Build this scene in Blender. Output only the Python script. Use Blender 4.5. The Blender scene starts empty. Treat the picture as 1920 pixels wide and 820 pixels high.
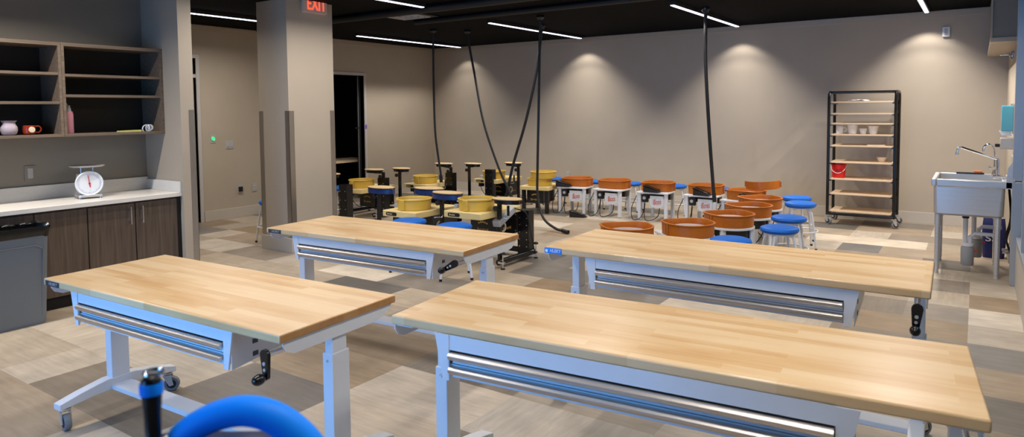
import bpy, bmesh, math, random
from mathutils import Vector, Matrix
random.seed(7)
PI = math.pi
SC = bpy.context.scene
COL = SC.collection

# ------------------------------------------------------------------ materials
def new_mat(name):
    m = bpy.data.materials.new(name); m.use_nodes = True
    nt = m.node_tree
    return m, nt, nt.nodes['Principled BSDF']

def lin(c):
    return tuple(((x/255)/12.92 if x/255 <= .04045 else ((x/255+.055)/1.055)**2.4) for x in c)

def mat(name, rgb, rough=.5, metal=0., noise=0., nscale=20., bump=0., spec=.5, coat=0., stretch=None, emit=None, estr=0.):
    m, nt, b = new_mat(name)
    c = lin(rgb)
    b.inputs['Base Color'].default_value = (*c, 1)
    b.inputs['Roughness'].default_value = rough
    b.inputs['Metallic'].default_value = metal
    b.inputs['Specular IOR Level'].default_value = spec
    b.inputs['Coat Weight'].default_value = coat
    if emit:
        b.inputs['Emission Color'].default_value = (*emit, 1)
        b.inputs['Emission Strength'].default_value = estr
    if noise or bump:
        tc = nt.nodes.new('ShaderNodeTexCoord'); mp = nt.nodes.new('ShaderNodeMapping')
        nz = nt.nodes.new('ShaderNodeTexNoise'); nz.inputs['Scale'].default_value = nscale
        nz.inputs['Detail'].default_value = 5
        nt.links.new(tc.outputs['Object'], mp.inputs['Vector'])
        if stretch: mp.inputs['Scale'].default_value = stretch
        nt.links.new(mp.outputs[0], nz.inputs['Vector'])
        if noise:
            rp = nt.nodes.new('ShaderNodeValToRGB')
            rp.color_ramp.elements[0].position = .3; rp.color_ramp.elements[1].position = .7
            rp.color_ramp.elements[0].color = (*[max(0, x*(1-noise)) for x in c], 1)
            rp.color_ramp.elements[1].color = (*[min(1, x*(1+noise)) for x in c], 1)
            nt.links.new(nz.outputs['Fac'], rp.inputs[0]); nt.links.new(rp.outputs[0], b.inputs['Base Color'])
        if bump:
            bp = nt.nodes.new('ShaderNodeBump'); bp.inputs['Strength'].default_value = bump
            bp.inputs['Distance'].default_value = .004
            nt.links.new(nz.outputs['Fac'], bp.inputs['Height']); nt.links.new(bp.outputs[0], b.inputs['Normal'])
    return m

def butcher_block():
    m, nt, b = new_mat('butcher_block_wood')
    N = nt.nodes; L = nt.links
    tc = N.new('ShaderNodeTexCoord')
    br = N.new('ShaderNodeTexBrick')
    br.inputs['Scale'].default_value = 1; br.inputs['Brick Width'].default_value = .42; br.inputs['Row Height'].default_value = .042
    br.inputs['Mortar Size'].default_value = 0; br.inputs['Bias'].default_value = 0
    br.offset = .37; br.offset_frequency = 3; br.squash = 1
    br.inputs['Color1'].default_value = (0, 0, 0, 1); br.inputs['Color2'].default_value = (1, 1, 1, 1)
    L.new(tc.outputs['Object'], br.inputs['Vector'])
    mp = N.new('ShaderNodeMapping'); mp.inputs['Scale'].default_value = (2.2, 30, 30)
    L.new(tc.outputs['Object'], mp.inputs['Vector'])
    nz = N.new('ShaderNodeTexNoise'); nz.inputs['Scale'].default_value = 1.6; nz.inputs['Detail'].default_value = 6
    L.new(mp.outputs[0], nz.inputs['Vector'])
    n2 = N.new('ShaderNodeTexNoise'); n2.inputs['Scale'].default_value = 5; n2.inputs['Detail'].default_value = 3
    mp2 = N.new('ShaderNodeMapping'); mp2.inputs['Scale'].default_value = (.6, 2.5, 2.5)
    L.new(tc.outputs['Object'], mp2.inputs['Vector']); L.new(mp2.outputs[0], n2.inputs['Vector'])
    mx = N.new('ShaderNodeMath'); mx.operation = 'MULTIPLY_ADD'; mx.inputs[1].default_value = .33
    L.new(br.outputs['Color'], mx.inputs[0])
    m2 = N.new('ShaderNodeMath'); m2.operation = 'MULTIPLY'; m2.inputs[1].default_value = .33
    L.new(nz.outputs['Fac'], m2.inputs[0])
    m3 = N.new('ShaderNodeMath'); m3.operation = 'MULTIPLY_ADD'; m3.inputs[1].default_value = .55
    L.new(n2.outputs['Fac'], m3.inputs[0]); L.new(m2.outputs[0], m3.inputs[2])
    L.new(m3.outputs[0], mx.inputs[2])
    rp = N.new('ShaderNodeValToRGB')
    e = rp.color_ramp.elements
    e[0].position = .18; e[0].color = (*lin((233, 207, 168)), 1)
    e[1].position = 1.0; e[1].color = (*lin((198, 150, 98)), 1)
    k = e.new(.5); k.color = (*lin((227, 195, 150)), 1)
    k = e.new(.74); k.color = (*lin((215, 176, 125)), 1)
    L.new(mx.outputs[0], rp.inputs[0])
    # end grain on the short ends is a darker brown
    sx = N.new('ShaderNodeSeparateXYZ'); L.new(tc.outputs['Normal'], sx.inputs[0])
    ab = N.new('ShaderNodeMath'); ab.operation = 'ABSOLUTE'; L.new(sx.outputs['X'], ab.inputs[0])
    mr = N.new('ShaderNodeMapRange'); mr.inputs['From Min'].default_value = .6; mr.inputs['From Max'].default_value = .9; L.new(ab.outputs[0], mr.inputs['Value'])
    mm = N.new('ShaderNodeMix'); mm.data_type = 'RGBA'; mm.blend_type = 'MULTIPLY'; mm.inputs['B'].default_value = (.62, .46, .30, 1)
    L.new(mr.outputs[0], mm.inputs['Factor']); L.new(rp.outputs[0], mm.inputs['A']); L.new(mm.outputs['Result'], b.inputs['Base Color'])
    b.inputs['Roughness'].default_value = .3
    return m

def wood(name, c1, c2, axis=0, scale=3., rough=.5):
    m, nt, b = new_mat(name); N = nt.nodes; L = nt.links
    tc = N.new('ShaderNodeTexCoord'); mp = N.new('ShaderNodeMapping')
    s = [22, 22, 22]; s[axis] = 1.2; mp.inputs['Scale'].default_value = s
    nz = N.new('ShaderNodeTexNoise'); nz.inputs['Scale'].default_value = scale; nz.inputs['Detail'].default_value = 6
    rp = N.new('ShaderNodeValToRGB')
    rp.color_ramp.elements[0].position = .3; rp.color_ramp.elements[1].position = .72
    rp.color_ramp.elements[0].color = (*lin(c1), 1); rp.color_ramp.elements[1].color = (*lin(c2), 1)
    L.new(tc.outputs['Object'], mp.inputs['Vector']); L.new(mp.outputs[0], nz.inputs['Vector'])
    L.new(nz.outputs['Fac'], rp.inputs[0]); L.new(rp.outputs[0], b.inputs['Base Color'])
    b.inputs['Roughness'].default_value = rough
    return m

def floor_mat():
    m, nt, b = new_mat('vinyl_plank'); N = nt.nodes; L = nt.links
    at = N.new('ShaderNodeAttribute'); at.attribute_name = 'tile'
    tc = N.new('ShaderNodeTexCoord')
    facs = []
    for sx, sy in ((2.2, 20), (20, 2.2)):
        mp = N.new('ShaderNodeMapping'); mp.inputs['Scale'].default_value = (sx, sy, 1)
        nz = N.new('ShaderNodeTexNoise'); nz.inputs['Scale'].default_value = 1.5; nz.inputs['Detail'].default_value = 7
        nz.inputs['Roughness'].default_value = .62
        L.new(tc.outputs['Object'], mp.inputs['Vector']); L.new(mp.outputs[0], nz.inputs['Vector']); facs.append(nz)
    mx = N.new('ShaderNodeMix'); mx.data_type = 'FLOAT'
    L.new(at.outputs['Alpha'], mx.inputs['Factor'])
    L.new(facs[0].outputs['Fac'], mx.inputs['A']); L.new(facs[1].outputs['Fac'], mx.inputs['B'])
    mr = N.new('ShaderNodeMapRange'); mr.inputs['From Min'].default_value = .3; mr.inputs['From Max'].default_value = .7
    mr.inputs['To Min'].default_value = .84; mr.inputs['To Max'].default_value = 1.14
    L.new(mx.outputs['Result'], mr.inputs['Value'])
    n3 = N.new('ShaderNodeTexNoise'); n3.inputs['Scale'].default_value = 4; n3.inputs['Detail'].default_value = 4
    L.new(tc.outputs['Object'], n3.inputs['Vector'])
    mr2 = N.new('ShaderNodeMapRange'); mr2.inputs['From Min'].default_value = .3; mr2.inputs['From Max'].default_value = .7
    mr2.inputs['To Min'].default_value = .85; mr2.inputs['To Max'].default_value = 1.13
    L.new(n3.outputs['Fac'], mr2.inputs['Value'])
    mm = N.new('ShaderNodeMath'); mm.operation = 'MULTIPLY'
    L.new(mr.outputs[0], mm.inputs[0]); L.new(mr2.outputs[0], mm.inputs[1])
    vm = N.new('ShaderNodeVectorMath'); vm.operation = 'SCALE'
    L.new(at.outputs['Color'], vm.inputs[0]); L.new(mm.outputs[0], vm.inputs['Scale'])
    L.new(vm.outputs[0], b.inputs['Base Color'])
    b.inputs['Roughness'].default_value = .42
    return m

M = {}
M['block'] = butcher_block()
M['floor'] = floor_mat()
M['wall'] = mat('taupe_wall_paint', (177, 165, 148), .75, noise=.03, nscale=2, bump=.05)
M['trim'] = mat('taupe_trim_paint', (176, 162, 142), .45)
M['base'] = mat('grey_beige_baseboard', (190, 182, 170), .5)
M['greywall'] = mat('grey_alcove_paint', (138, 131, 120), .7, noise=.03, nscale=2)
M['ceil'] = mat('black_ceiling_paint', (3, 3, 4), .9, spec=.1)
M['duct'] = mat('black_duct_metal', (9, 9, 10), .6)
M['white'] = mat('white_powder_coat', (218, 221, 226), .35, noise=.02, nscale=8)
M['alu'] = mat('brushed_aluminium', (206, 200, 194), .38, 1., noise=.05, nscale=3, stretch=(1, 60, 60))
M['steel'] = mat('stainless_steel', (206, 206, 206), .36, .65, noise=.06, nscale=3, stretch=(1, 40, 40))
M['guard'] = mat('brushed_guard_steel', (176, 172, 166), .32, .9, noise=.05, nscale=3, stretch=(60, 60, 1))
M['chrome'] = mat('chrome', (225, 225, 228), .08, 1.)
M['black'] = mat('gloss_black_paint', (12, 12, 14), .25)
M['matte'] = mat('matte_black_rubber', (18, 18, 19), .6)
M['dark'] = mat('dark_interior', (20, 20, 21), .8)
M['castgrey'] = mat('grey_caster_tread', (120, 122, 125), .5)
M['blue'] = mat('blue_vinyl', (14, 98, 192), .45, spec=.35)
M['bluehose'] = mat('bright_blue_plastic', (6, 134, 255), .5, spec=.2)
M['yellow'] = mat('mustard_yellow_plastic', (212, 174, 70), .4, noise=.04, nscale=6)
M['cream'] = mat('cream_plastic', (226, 202, 140), .45)
M['orange'] = mat('rust_orange_plastic', (178, 96, 14), .42, noise=.06, nscale=7)
M['wheelhead'] = mat('cast_aluminium_disc', (196, 190, 194), .35, .4)
M['cabinet'] = wood('dark_walnut_laminate', (70, 58, 50), (100, 85, 73), 2, 2.)
M['shelfwood'] = wood('taupe_oak_laminate', (102, 88, 74), (130, 114, 97), 1, 2.)
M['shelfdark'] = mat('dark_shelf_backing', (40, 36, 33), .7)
M['quartz'] = mat('white_speckled_quartz', (228, 224, 216), .3, noise=.06, nscale=160)
M['bin'] = mat('grey_bin_plastic', (112, 120, 128), .45)
M['bag'] = mat('black_bin_bag', (8, 8, 9), .22, bump=.6, nscale=25)
M['board'] = wood('pale_plywood', (212, 184, 150), (230, 206, 174), 0, 2.)
M['traywood'] = mat('tan_tray_laminate', (222, 190, 138), .5)
M['ceramic'] = mat('white_glaze', (244, 241, 235), .35)
M['bisque'] = mat('cream_bisque', (232, 212, 184), .6)
M['red'] = mat('red_plastic', (214, 22, 16), .4)
M['pink'] = mat('pink_powder_coat', (190, 128, 140), .45)
M['lilac'] = mat('lilac_glaze', (178, 166, 176), .35)
M['brownglaze'] = mat('red_brown_glaze', (140, 48, 22), .2)
M['paper'] = mat('white_paper', (235, 235, 235), .7)
M['yellowpaper'] = mat('yellow_green_cloth', (198, 196, 104), .7)
M['plate'] = mat('grey_wall_plate', (176, 174, 172), .4)
M['exitred'] = mat('lit_red_lettering', (255, 40, 20), .4, emit=(1., .07, .03), estr=2.2)
M['exitbody'] = mat('exit_sign_housing', (215, 190, 175), .4)
M['led'] = mat('led_diffuser', (250, 250, 255), .4, emit=(.78, .80, 1.), estr=5.)
M['green'] = mat('lit_green_button', (20, 220, 90), .4, emit=(.05, 1., .35), estr=.7)
M['violet'] = mat('violet_sticker', (120, 90, 190), .5)
M['gold'] = mat('gold_print', (200, 160, 80), .4)
M['logo'] = mat('red_orange_print', (206, 70, 34), .5)
M['logodark'] = mat('dark_red_print', (120, 28, 24), .5)
M['print'] = mat('black_print', (20, 18, 18), .5)
M['huskyblue'] = mat('bright_blue_badge', (20, 130, 225), .35)
M['badge'] = mat('dark_grey_badge', (58, 62, 68), .35)
M['whiteprint'] = mat('white_print', (235, 240, 245), .4)
M['navy'] = mat('navy_packaging', (16, 28, 92), .4)
M['pvc'] = mat('white_pvc', (214, 214, 216), .35)
M['canister'] = mat('grey_canister', (150, 152, 154), .5)
M['soapblue'] = mat('translucent_teal_plastic', (96, 176, 196), .15, coat=.5)
M['sponge'] = mat('orange_sponge', (236, 110, 30), .8)
M['frame'] = mat('satin_aluminium_frame', (168, 174, 182), .4, .5)
M['doorframe'] = mat('light_grey_door_frame', (186, 182, 178), .4)
M['darkblue'] = mat('dark_blue_plastic', (8, 40, 90), .22)
M['traybin'] = mat('dark_blue_tray_plastic', (10, 46, 104), .35)
M['wheelgrey'] = mat('light_grey_plastic', (176, 178, 180), .45)

def glass_mat():
    m, nt, b = new_mat('tinted_glass')
    b.inputs['Base Color'].default_value = (.55, .68, .74, 1)
    b.inputs['Roughness'].default_value = .03
    b.inputs['Transmission Weight'].default_value = .85
    b.inputs['IOR'].default_value = 1.45
    return m
M['glass'] = glass_mat()

# ------------------------------------------------------------------ mesh helpers
class MB:
    def __init__(s):
        s.bm = bmesh.new(); s.mats = []; s.cur = 0
    def mat(s, m):
        if m not in s.mats: s.mats.append(m)
        s.cur = s.mats.index(m); return s
    def _f(s, vs):
        try:
            f = s.bm.faces.new(vs); f.material_index = s.cur; return f
        except ValueError:
            return None
    def box(s, x0, x1, y0, y1, z0, z1):
        v = [s.bm.verts.new(p) for p in ((x0,y0,z0),(x1,y0,z0),(x1,y1,z0),(x0,y1,z0),(x0,y0,z1),(x1,y0,z1),(x1,y1,z1),(x0,y1,z1))]
        for q in ((3,2,1,0),(4,5,6,7),(0,1,5,4),(1,2,6,5),(2,3,7,6),(3,0,4,7)): s._f([v[i] for i in q])
        return s
    def prism(s, pts, a0, a1, axis='z'):
        """closed polygon pts (2d) extruded between a0 and a1 along axis"""
        def P(p, a):
            return {'z': (p[0], p[1], a), 'y': (p[0], a, p[1]), 'x': (a, p[0], p[1])}[axis]
        A = [s.bm.verts.new(P(p, a0)) for p in pts]; B = [s.bm.verts.new(P(p, a1)) for p in pts]
        n = len(pts)
        s._f(A[::-1]); s._f(B)
        for i in range(n): s._f([A[i], A[(i+1)%n], B[(i+1)%n], B[i]])
        return s
    def loft(s, rings, close=True, cap=True):
        R = [[s.bm.verts.new(p) for p in r] for r in rings]
        n = len(R[0])
        for a, b in zip(R, R[1:]):
            for i in range(n if close else n-1):
                s._f([a[i], a[(i+1)%n], b[(i+1)%n], b[i]])
        if cap:
            s._f(R[0][::-1]); s._f(R[-1])
        return s
    def lathe(s, prof, c=(0,0,0), seg=32, axis='z'):
        """prof: list of (r, h); closed with caps where r==0 not needed"""
        rings = []
        for r, h in prof:
            ring = []
            for k in range(seg):
                a = 2*PI*k/seg; u, v = max(r, 1e-5)*math.cos(a), max(r, 1e-5)*math.sin(a)
                p = {'z': (u, v, h), 'y': (u, h, -v) if True else 0, 'x': (h, u, v)}[axis]
                ring.append((c[0]+p[0], c[1]+p[1], c[2]+p[2]))
            rings.append(ring)
        return s.loft(rings)
    def cyl(s, p0, p1, r, seg=16, r1=None):
        return s.tube([p0, p1], r, seg, r_end=r1)
    def tube(s, pts, r, seg=10, r_end=None, closed=False):
        pts = [Vector(p) for p in pts]; n = len(pts)
        t = []
        for i in range(n):
            a = pts[i-1] if (i > 0 or closed) else pts[i]; b = pts[(i+1)%n] if (i < n-1 or closed) else pts[i]
            t.append((b-a).normalized())
        up = Vector((0,0,1)) if abs(t[0].z) < .95 else Vector((1,0,0))
        u = (up - t[0]*up.dot(t[0])).normalized(); rings = []
        for i in range(n):
            u = (u - t[i]*u.dot(t[i])).normalized(); w = t[i].cross(u)
            rr = r if r_end is None else r + (r_end-r)*i/(n-1)
            rings.append([pts[i] + (u*math.cos(2*PI*k/seg) + w*math.sin(2*PI*k/seg))*rr for k in range(seg)])
        if closed:
            rings.append(rings[0])
            R = [[s.bm.verts.new(p) for p in q] for q in rings[:-1]]; R.append(R[0])
            for a, b in zip(R, R[1:]):
                for k in range(seg): s._f([a[k], a[(k+1)%seg], b[(k+1)%seg], b[k]])
            return s
        return s.loft(rings)
    def ball(s, c, r, sx=1, sy=1, sz=1, seg=16):
        prof = [(r*math.sin(PI*i/8), -r*math.cos(PI*i/8)) for i in range(9)]
        rings = [[(c[0]+max(q,1e-4)*sx*math.cos(2*PI*k/seg), c[1]+max(q,1e-4)*sy*math.sin(2*PI*k/seg), c[2]+h*sz) for k in range(seg)] for q, h in prof]
        return s.loft(rings)
    def torus(s, c, R, r, seg=32, sub=8, axis='z'):
        pts = []
        for k in range(seg):
            a = 2*PI*k/seg; u, v = R*math.cos(a), R*math.sin(a)
            p = {'z': (u, v, 0), 'y': (u, 0, v), 'x': (0, u, v)}[axis]
            pts.append((c[0]+p[0], c[1]+p[1], c[2]+p[2]))
        return s.tube(pts, r, sub, closed=True)
    def build(s, name, m, parent=None, smooth=True, bevel=0., loc=None, rot=None):
        me = bpy.data.meshes.new(name)
        bmesh.ops.recalc_face_normals(s.bm, faces=s.bm.faces)
        s.bm.to_mesh(me); s.bm.free()
        ms = s.mats if s.mats else [m]
        for x in ms: me.materials.append(x)
        o = bpy.data.objects.new(name, me); COL.objects.link(o)
        if parent: o.parent = parent
        if loc: o.location = loc
        if rot: o.rotation_euler = rot
        if smooth:
            me.shade_smooth()
            try:
                me.set_sharp_from_angle(angle=math.radians(38))
            except Exception: pass
        if bevel:
            bv = o.modifiers.new('bevel', 'BEVEL'); bv.width = bevel; bv.segments = 2; bv.limit_method = 'ANGLE'; bv.angle_limit = math.radians(50)
        return o

def tag(o, label=None, cat=None, group=None, kind=None):
    if label: o['label'] = label
    if cat: o['category'] = cat
    if group: o['group'] = group
    if kind: o['kind'] = kind
    return o
def thing(name, label, cat, loc=(0,0,0), rz=0., group=None):
    o = bpy.data.objects.new(name, None); COL.objects.link(o)
    o.empty_display_size = .1
    o.location = loc; o.rotation_euler = (0, 0, rz)
    return tag(o, label, cat, group)
def struct(o): o['kind'] = 'structure'; return o
def kids(o): return [c for c in bpy.data.objects if c.parent == o]
def copy_tree(o, parent=None):
    ch = kids(o)
    c = o.copy(); COL.objects.link(c)
    if parent: c.parent = parent
    for k in ch: copy_tree(k, c)
    return c
def text_mesh(name, body, size, m, parent, loc, rot, depth=.0015, shear=0., width=None, align='CENTER'):
    cu = bpy.data.curves.new(name, 'FONT'); cu.body = body; cu.size = size; cu.extrude = depth; cu.shear = shear
    cu.align_x = align; cu.align_y = 'CENTER'
    tmp = bpy.data.objects.new(name+'_tmp', cu); COL.objects.link(tmp)
    dg = bpy.context.evaluated_depsgraph_get(); dg.update()
    me = bpy.data.meshes.new_from_object(tmp.evaluated_get(dg))
    bpy.data.objects.remove(tmp)
    me.materials.clear(); me.materials.append(m)
    if width:
        xs = [v.co.x for v in me.vertices]; k = width/(max(xs)-min(xs))
        for v in me.vertices: v.co.x *= k
    o = bpy.data.objects.new(name, me); COL.objects.link(o)
    o.parent = parent; o.location = loc; o.rotation_euler = rot
    return o
def rrect(x0, x1, y0, y1, r, n=5):
    pts = []
    for cx, cy, a0 in ((x1-r, y1-r, 0), (x0+r, y1-r, PI/2), (x0+r, y0+r, PI), (x1-r, y0+r, 1.5*PI)):
        for k in range(n+1):
            a = a0 + PI/2*k/n; pts.append((cx+r*math.cos(a), cy+r*math.sin(a)))
    return pts
def spline(pts, n=8):
    """Catmull-Rom through pts"""
    P = [Vector(p) for p in pts]; out = []
    P = [P[0]*2-P[1]] + P + [P[-1]*2-P[-2]]
    for i in range(1, len(P)-2):
        for k in range(n):
            t = k/n; a, b, c, d = P[i-1:i+3]
            out.append(.5*((2*b)+(c-a)*t+(2*a-5*b+4*c-d)*t*t+(3*b-a-3*c+d)*t*t*t))
    out.append(P[-2]); return out

# ------------------------------------------------------------------ room
XL, XR, YB, YF, ZC = -8.985, .30, 10.417, -1.7, 2.77
# floor: one mesh of vinyl planks, each plank its own colour
def build_floor():
    bm = bmesh.new(); lay = bm.loops.layers.float_color.new('tile')
    pal = [(212,197,176), (202,184,160), (182,163,139), (160,147,131), (142,134,124), (116,111,104), (168,144,114), (196,180,158), (150,136,118), (216,203,184)]
    wts = [3, 3, 3, 2.2, 1.6, 1.2, 1.6, 3, 2, 2]
    rng = random.Random(23)
    u = .405; h = .46; x_org = -.016; y_org = 8.96
    used = set()
    def put(i0, i1, j, col, g):
        x0, x1 = x_org+u*i0, x_org+u*i1; y0, y1 = y_org+h*j, y_org+h*(j+1)
        x0, x1 = max(x0, XL-1.6), min(x1, XR+1.2); y0, y1 = max(y0, YF-.3), min(y1, YB+.05)
        if x1 <= x0 or y1 <= y0: return
        f = bm.faces.new([bm.verts.new(p) for p in ((x0,y0,0),(x1,y0,0),(x1,y1,0),(x0,y1,0))])
        c = lin(col)
        for l in f.loops: l[lay] = (*c, g)
    known = [(-3,-2,-2,(112,111,108)), (-2,-1,-2,(158,143,124)), (-4,-1,-1,(206,193,174)), (-1,0,-3,(108,102,95)), (0,1,-3,(150,138,122)), (0,1,-4,(184,170,152)),
             (-9,-7,-15,(122,113,103)), (-7,-5,-15,(198,180,156)), (-9,-7,-14,(166,144,116)), (-7,-5,-14,(203,187,165)), (-13,-11,-10,(212,199,180)), (-11,-9,-10,(134,125,114)), (-9,-7,-10,(170,154,134)), (0,1,-9,(132,127,120)), (0,1,-7,(205,193,176)), (0,1,-8,(176,164,148))]
    for i0, i1, j, c in known:
        put(i0, i1, j, c, 0.)
        for q in range(i0, i1): used.add((q, j))
    for j in range(-26, 5):
        i = -27 - rng.randint(0, 1)
        while i < 4:
            if (i, j) in used: i += 1; continue
            n = rng.choice([1, 2, 2, 2, 3])
            while any((i+q, j) in used for q in range(n)): n -= 1
            col = rng.choices(pal, wts)[0]; k = rng.uniform(.95, 1.04)
            k *= .87
            put(i, i+n, j, tuple(min(255, c*k) for c in col), 1. if rng.random() < .3 else 0.)
            i += n
    me = bpy.data.meshes.new('floor'); bm.to_mesh(me); bm.free()
    me.materials.append(M['floor'])
    o = bpy.data.objects.new('floor', me); COL.objects.link(o); struct(o)
build_floor()
def sbox(name, m, *b, bevel=0.):
    return struct(MB().box(*b).build(name, m, smooth=False, bevel=bevel))
sbox('ceiling', M['ceil'], XL-1.7, XR+1.3, YF-.3, YB+.2, ZC, ZC+.12)
sbox('wall_back', M['wall'], XL-.15, XR+.15, YB, YB+.15, 0, ZC)
# left wall with two door openings
def wall_left():
    b = MB()
    for y0, y1, z0, z1 in ((YF, 4.45, 0, ZC), (4.45, 5.40, 2.30, ZC), (5.40, 7.62, 0, ZC), (7.62, 8.54, 2.17, ZC), (8.54, YB, 0, ZC)):
        b.box(XL-.13, XL, y0, y1, z0, z1)
    return struct(b.build('wall_left', M['wall'], smooth=False))
wall_left()
sbox('trim_1', M['trim'], XL, XR, YB-.012, YB, 2.69, 2.765)
sbox('trim_2', M['trim'], XL, XL+.012, 3.4, YB-.012, 2.69, 2.765)
sbox('baseboard_back', M['base'], XL, XR, YB-.016, YB, 0, .148, bevel=.003)
def bl():
    b = MB()
    for y0, y1 in ((3.6, 4.39), (5.46, 7.56), (8.60, YB-.016)): b.box(XL, XL+.016, y0, y1, 0, .148)
    return struct(b.build('baseboard_left', M['base'], smooth=False, bevel=.003))
bl()
# right wall: solid behind the sink, glazed nearer the camera
sbox('wall_right', M['wall'], XR, XR+.14, 7.25, YB, 0, ZC)
sbox('baseboard_right', M['base'], XR-.016, XR, 8.2, YB-.016, 0, .148, bevel=.003)
sbox('trim_3', M['frame'], .262, XR+.08, 7.17, 7.25, 0, ZC-.02, bevel=.004)          # storefront jamb
sbox('wall_right_sill', M['base'], XR, XR+.10, YF, 7.17, 0, .38)
sbox('trim_4', M['frame'], XR-.005, XR+.09, YF, 7.17, .38, .43, bevel=.003)
def glz():
    b = MB(); b.mat(M['frame'])
    for y in (6.42, 5.3, 4.2, 3.1, 2.0, .9, -.2, -1.3): b.box(XR, XR+.06, y-.025, y+.025, .43, ZC)
    o = struct(b.build('window_1', M['frame'], smooth=False))
    g = MB().box(XR+.025, XR+.033, YF, 7.17, .43, ZC).build('pane', M['glass'], o, smooth=False)
    h = MB(); h.tube([(XR-.045, 6.46, .962), (XR-.045, 6.62, .962)], .009); h.tube([(XR, 6.46, .962), (XR-.045, 6.46, .962)], .009)
    h.build('door_handle', M['chrome'], o)
    k = MB(); k.box(XR-.06, XR, 8.3, 8.42, 2.03, 2.06); k.cyl((XR-.03, 8.36, 2.0), (XR-.03, 8.36, 2.08), .016); k.cyl((XR-.05, 8.33, 2.045), (XR-.13, 8.33, 2.045), .008)
    t = k.build('door_closer', M['chrome'])
    tag(t, 'small chrome closer bracket high on the right wall above the soap dispenser', 'bracket')
glz()
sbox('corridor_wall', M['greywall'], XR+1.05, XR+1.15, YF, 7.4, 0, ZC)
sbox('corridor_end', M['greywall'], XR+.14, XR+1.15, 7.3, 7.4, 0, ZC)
# soffit box above the sink
def soff():
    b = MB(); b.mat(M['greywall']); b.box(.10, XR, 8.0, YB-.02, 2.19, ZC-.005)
    b.mat(M['trim']); b.box(.085, XR, 7.985, YB-.02, 2.15, 2.19); b.box(.085, .10, 7.985, 8.0, 2.19, ZC-.005)
    return struct(b.build('soffit', M['greywall'], smooth=False))
soff()
# front wall behind the camera with a wide window opening
def wf():
    b = MB()
    for x0, x1, z0, z1 in ((XL, -4.45, 0, ZC), (-4.45, -1.35, 0, .35), (-4.45, -1.35, 2.15, ZC), (-1.35, XR+.3, 0, ZC)): b.box(x0, x1, YF-.12, YF, z0, z1)
    struct(b.build('wall_front', M['wall'], smooth=False))
    f = MB()
    for x in (-4.42, -2.9, -1.38): f.box(x-.03, x+.03, YF-.08, YF-.02, .35, 2.15)
    f.box(-4.45, -1.35, YF-.08, YF-.02, .35, .41); f.box(-4.45, -1.35, YF-.08, YF-.02, 2.09, 2.15)
    struct(f.build('window_2', M['frame'], smooth=False))
wf()
# alcove: back wall and the stub wall that ends it
XA = -6.55
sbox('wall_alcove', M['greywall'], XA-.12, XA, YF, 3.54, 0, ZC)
sbox('wall_stub', M['wall'], XA, -5.93, 3.41, 3.54, 0, ZC, bevel=.002)
def guards():
    b = MB(); b.box(-5.98, -5.927, 3.54, 3.543, .0, 1.575); b.box(-5.93, -5.927, 3.487, 3.543, 0, 1.575)
    o = b.build('corner_guard', M['guard'], smooth=False); tag(o, 'stainless corner guard on the end of the stub wall beside the shelves', 'corner guard', 'stainless corner guards')
guards()
# column
CX0, CX1, CY0, CY1 = -6.685, -6.17, 4.765, 5.40
sbox('column', M['wall'], CX0, CX1, CY0, CY1, 0, ZC)
def cb():
    b = MB(); t = .014
    b.box(CX0-t, CX1+t, CY0-t, CY1+t, 0, .16)
    return struct(b.build('baseboard_column', M['base'], smooth=False, bevel=.003))
cb()
def guard(x, y, sx, sy, label):
    w, t = .065, .003
    b = MB(); b.box(*(sorted((x+sx*t, x-sx*w))), *sorted((y, y+sy*t)), .16, 1.558)
    b.box(*sorted((x, x+sx*t)), *sorted((y+sy*t, y-sy*w)), .16, 1.558)
    o = b.build('corner_guard', M['guard'], smooth=False)
    tag(o, label, 'corner guard', 'stainless corner guards')
guard(CX1, CY0, 1, -1, 'stainless guard on the column corner nearest the camera, below the exit sign')
guard(CX0, CY0, -1, -1, 'stainless guard on the left edge of the square column')
guard(CX1, CY1, 1, 1, 'stainless guard on the right edge of the square column beside the dark doorway')

# doors in the left wall
def door_frames():
    b = MB()
    y0, y1, zt, w = 7.62, 8.54, 2.17, .05
    b.box(XL-.14, XL+.018, y0-w, y0, 0, zt+w); b.box(XL-.14, XL+.018, y1, y1+w, 0, zt+w); b.box(XL-.14, XL+.018, y0, y1, zt, zt+w)
    o = struct(b.build('door_1', M['doorframe'], smooth=False, bevel=.003))
    s = MB().box(XL-.10, XL-.085, y1-.075, y1, 0, zt).build('door_edge', M['dark'], o, smooth=False)
    MB().box(XL-.085, XL-.07, y1-.07, y1-.062, .0, zt).build('edge_strip', M['frame'], o, smooth=False)
    MB().box(XL+.018, XL+.022, y1+.005, y1+.045, 1.235, 1.305).build('sticker', M['violet'], o, smooth=False)
    k = MB(); k.cyl((XL-.07, y1-.11, 1.25), (XL-.02, y1-.11, 1.25), .012); k.box(XL-.03, XL-.015, y1-.2, y1-.1, 1.24, 1.262)
    k.build('door_handle', M['black'], o)
    b = MB(); y0, y1, zt = 4.45, 5.40, 2.30
    b.box(XL-.14, XL+.018, y0-w, y0, 0, zt+w); b.box(XL-.14, XL+.018, y1, y1+w, 0, zt+w); b.box(XL-.14, XL+.018, y0, y1, zt, zt+w)
    b.box(XL-.10, XL+.01, y0, y1, 2.03, 2.08)
    o = struct(b.build('door_2', M['doorframe'], smooth=False, bevel=.003))
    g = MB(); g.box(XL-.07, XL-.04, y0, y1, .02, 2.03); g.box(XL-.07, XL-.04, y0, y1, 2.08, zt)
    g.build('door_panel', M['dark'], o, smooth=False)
door_frames()
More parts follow.
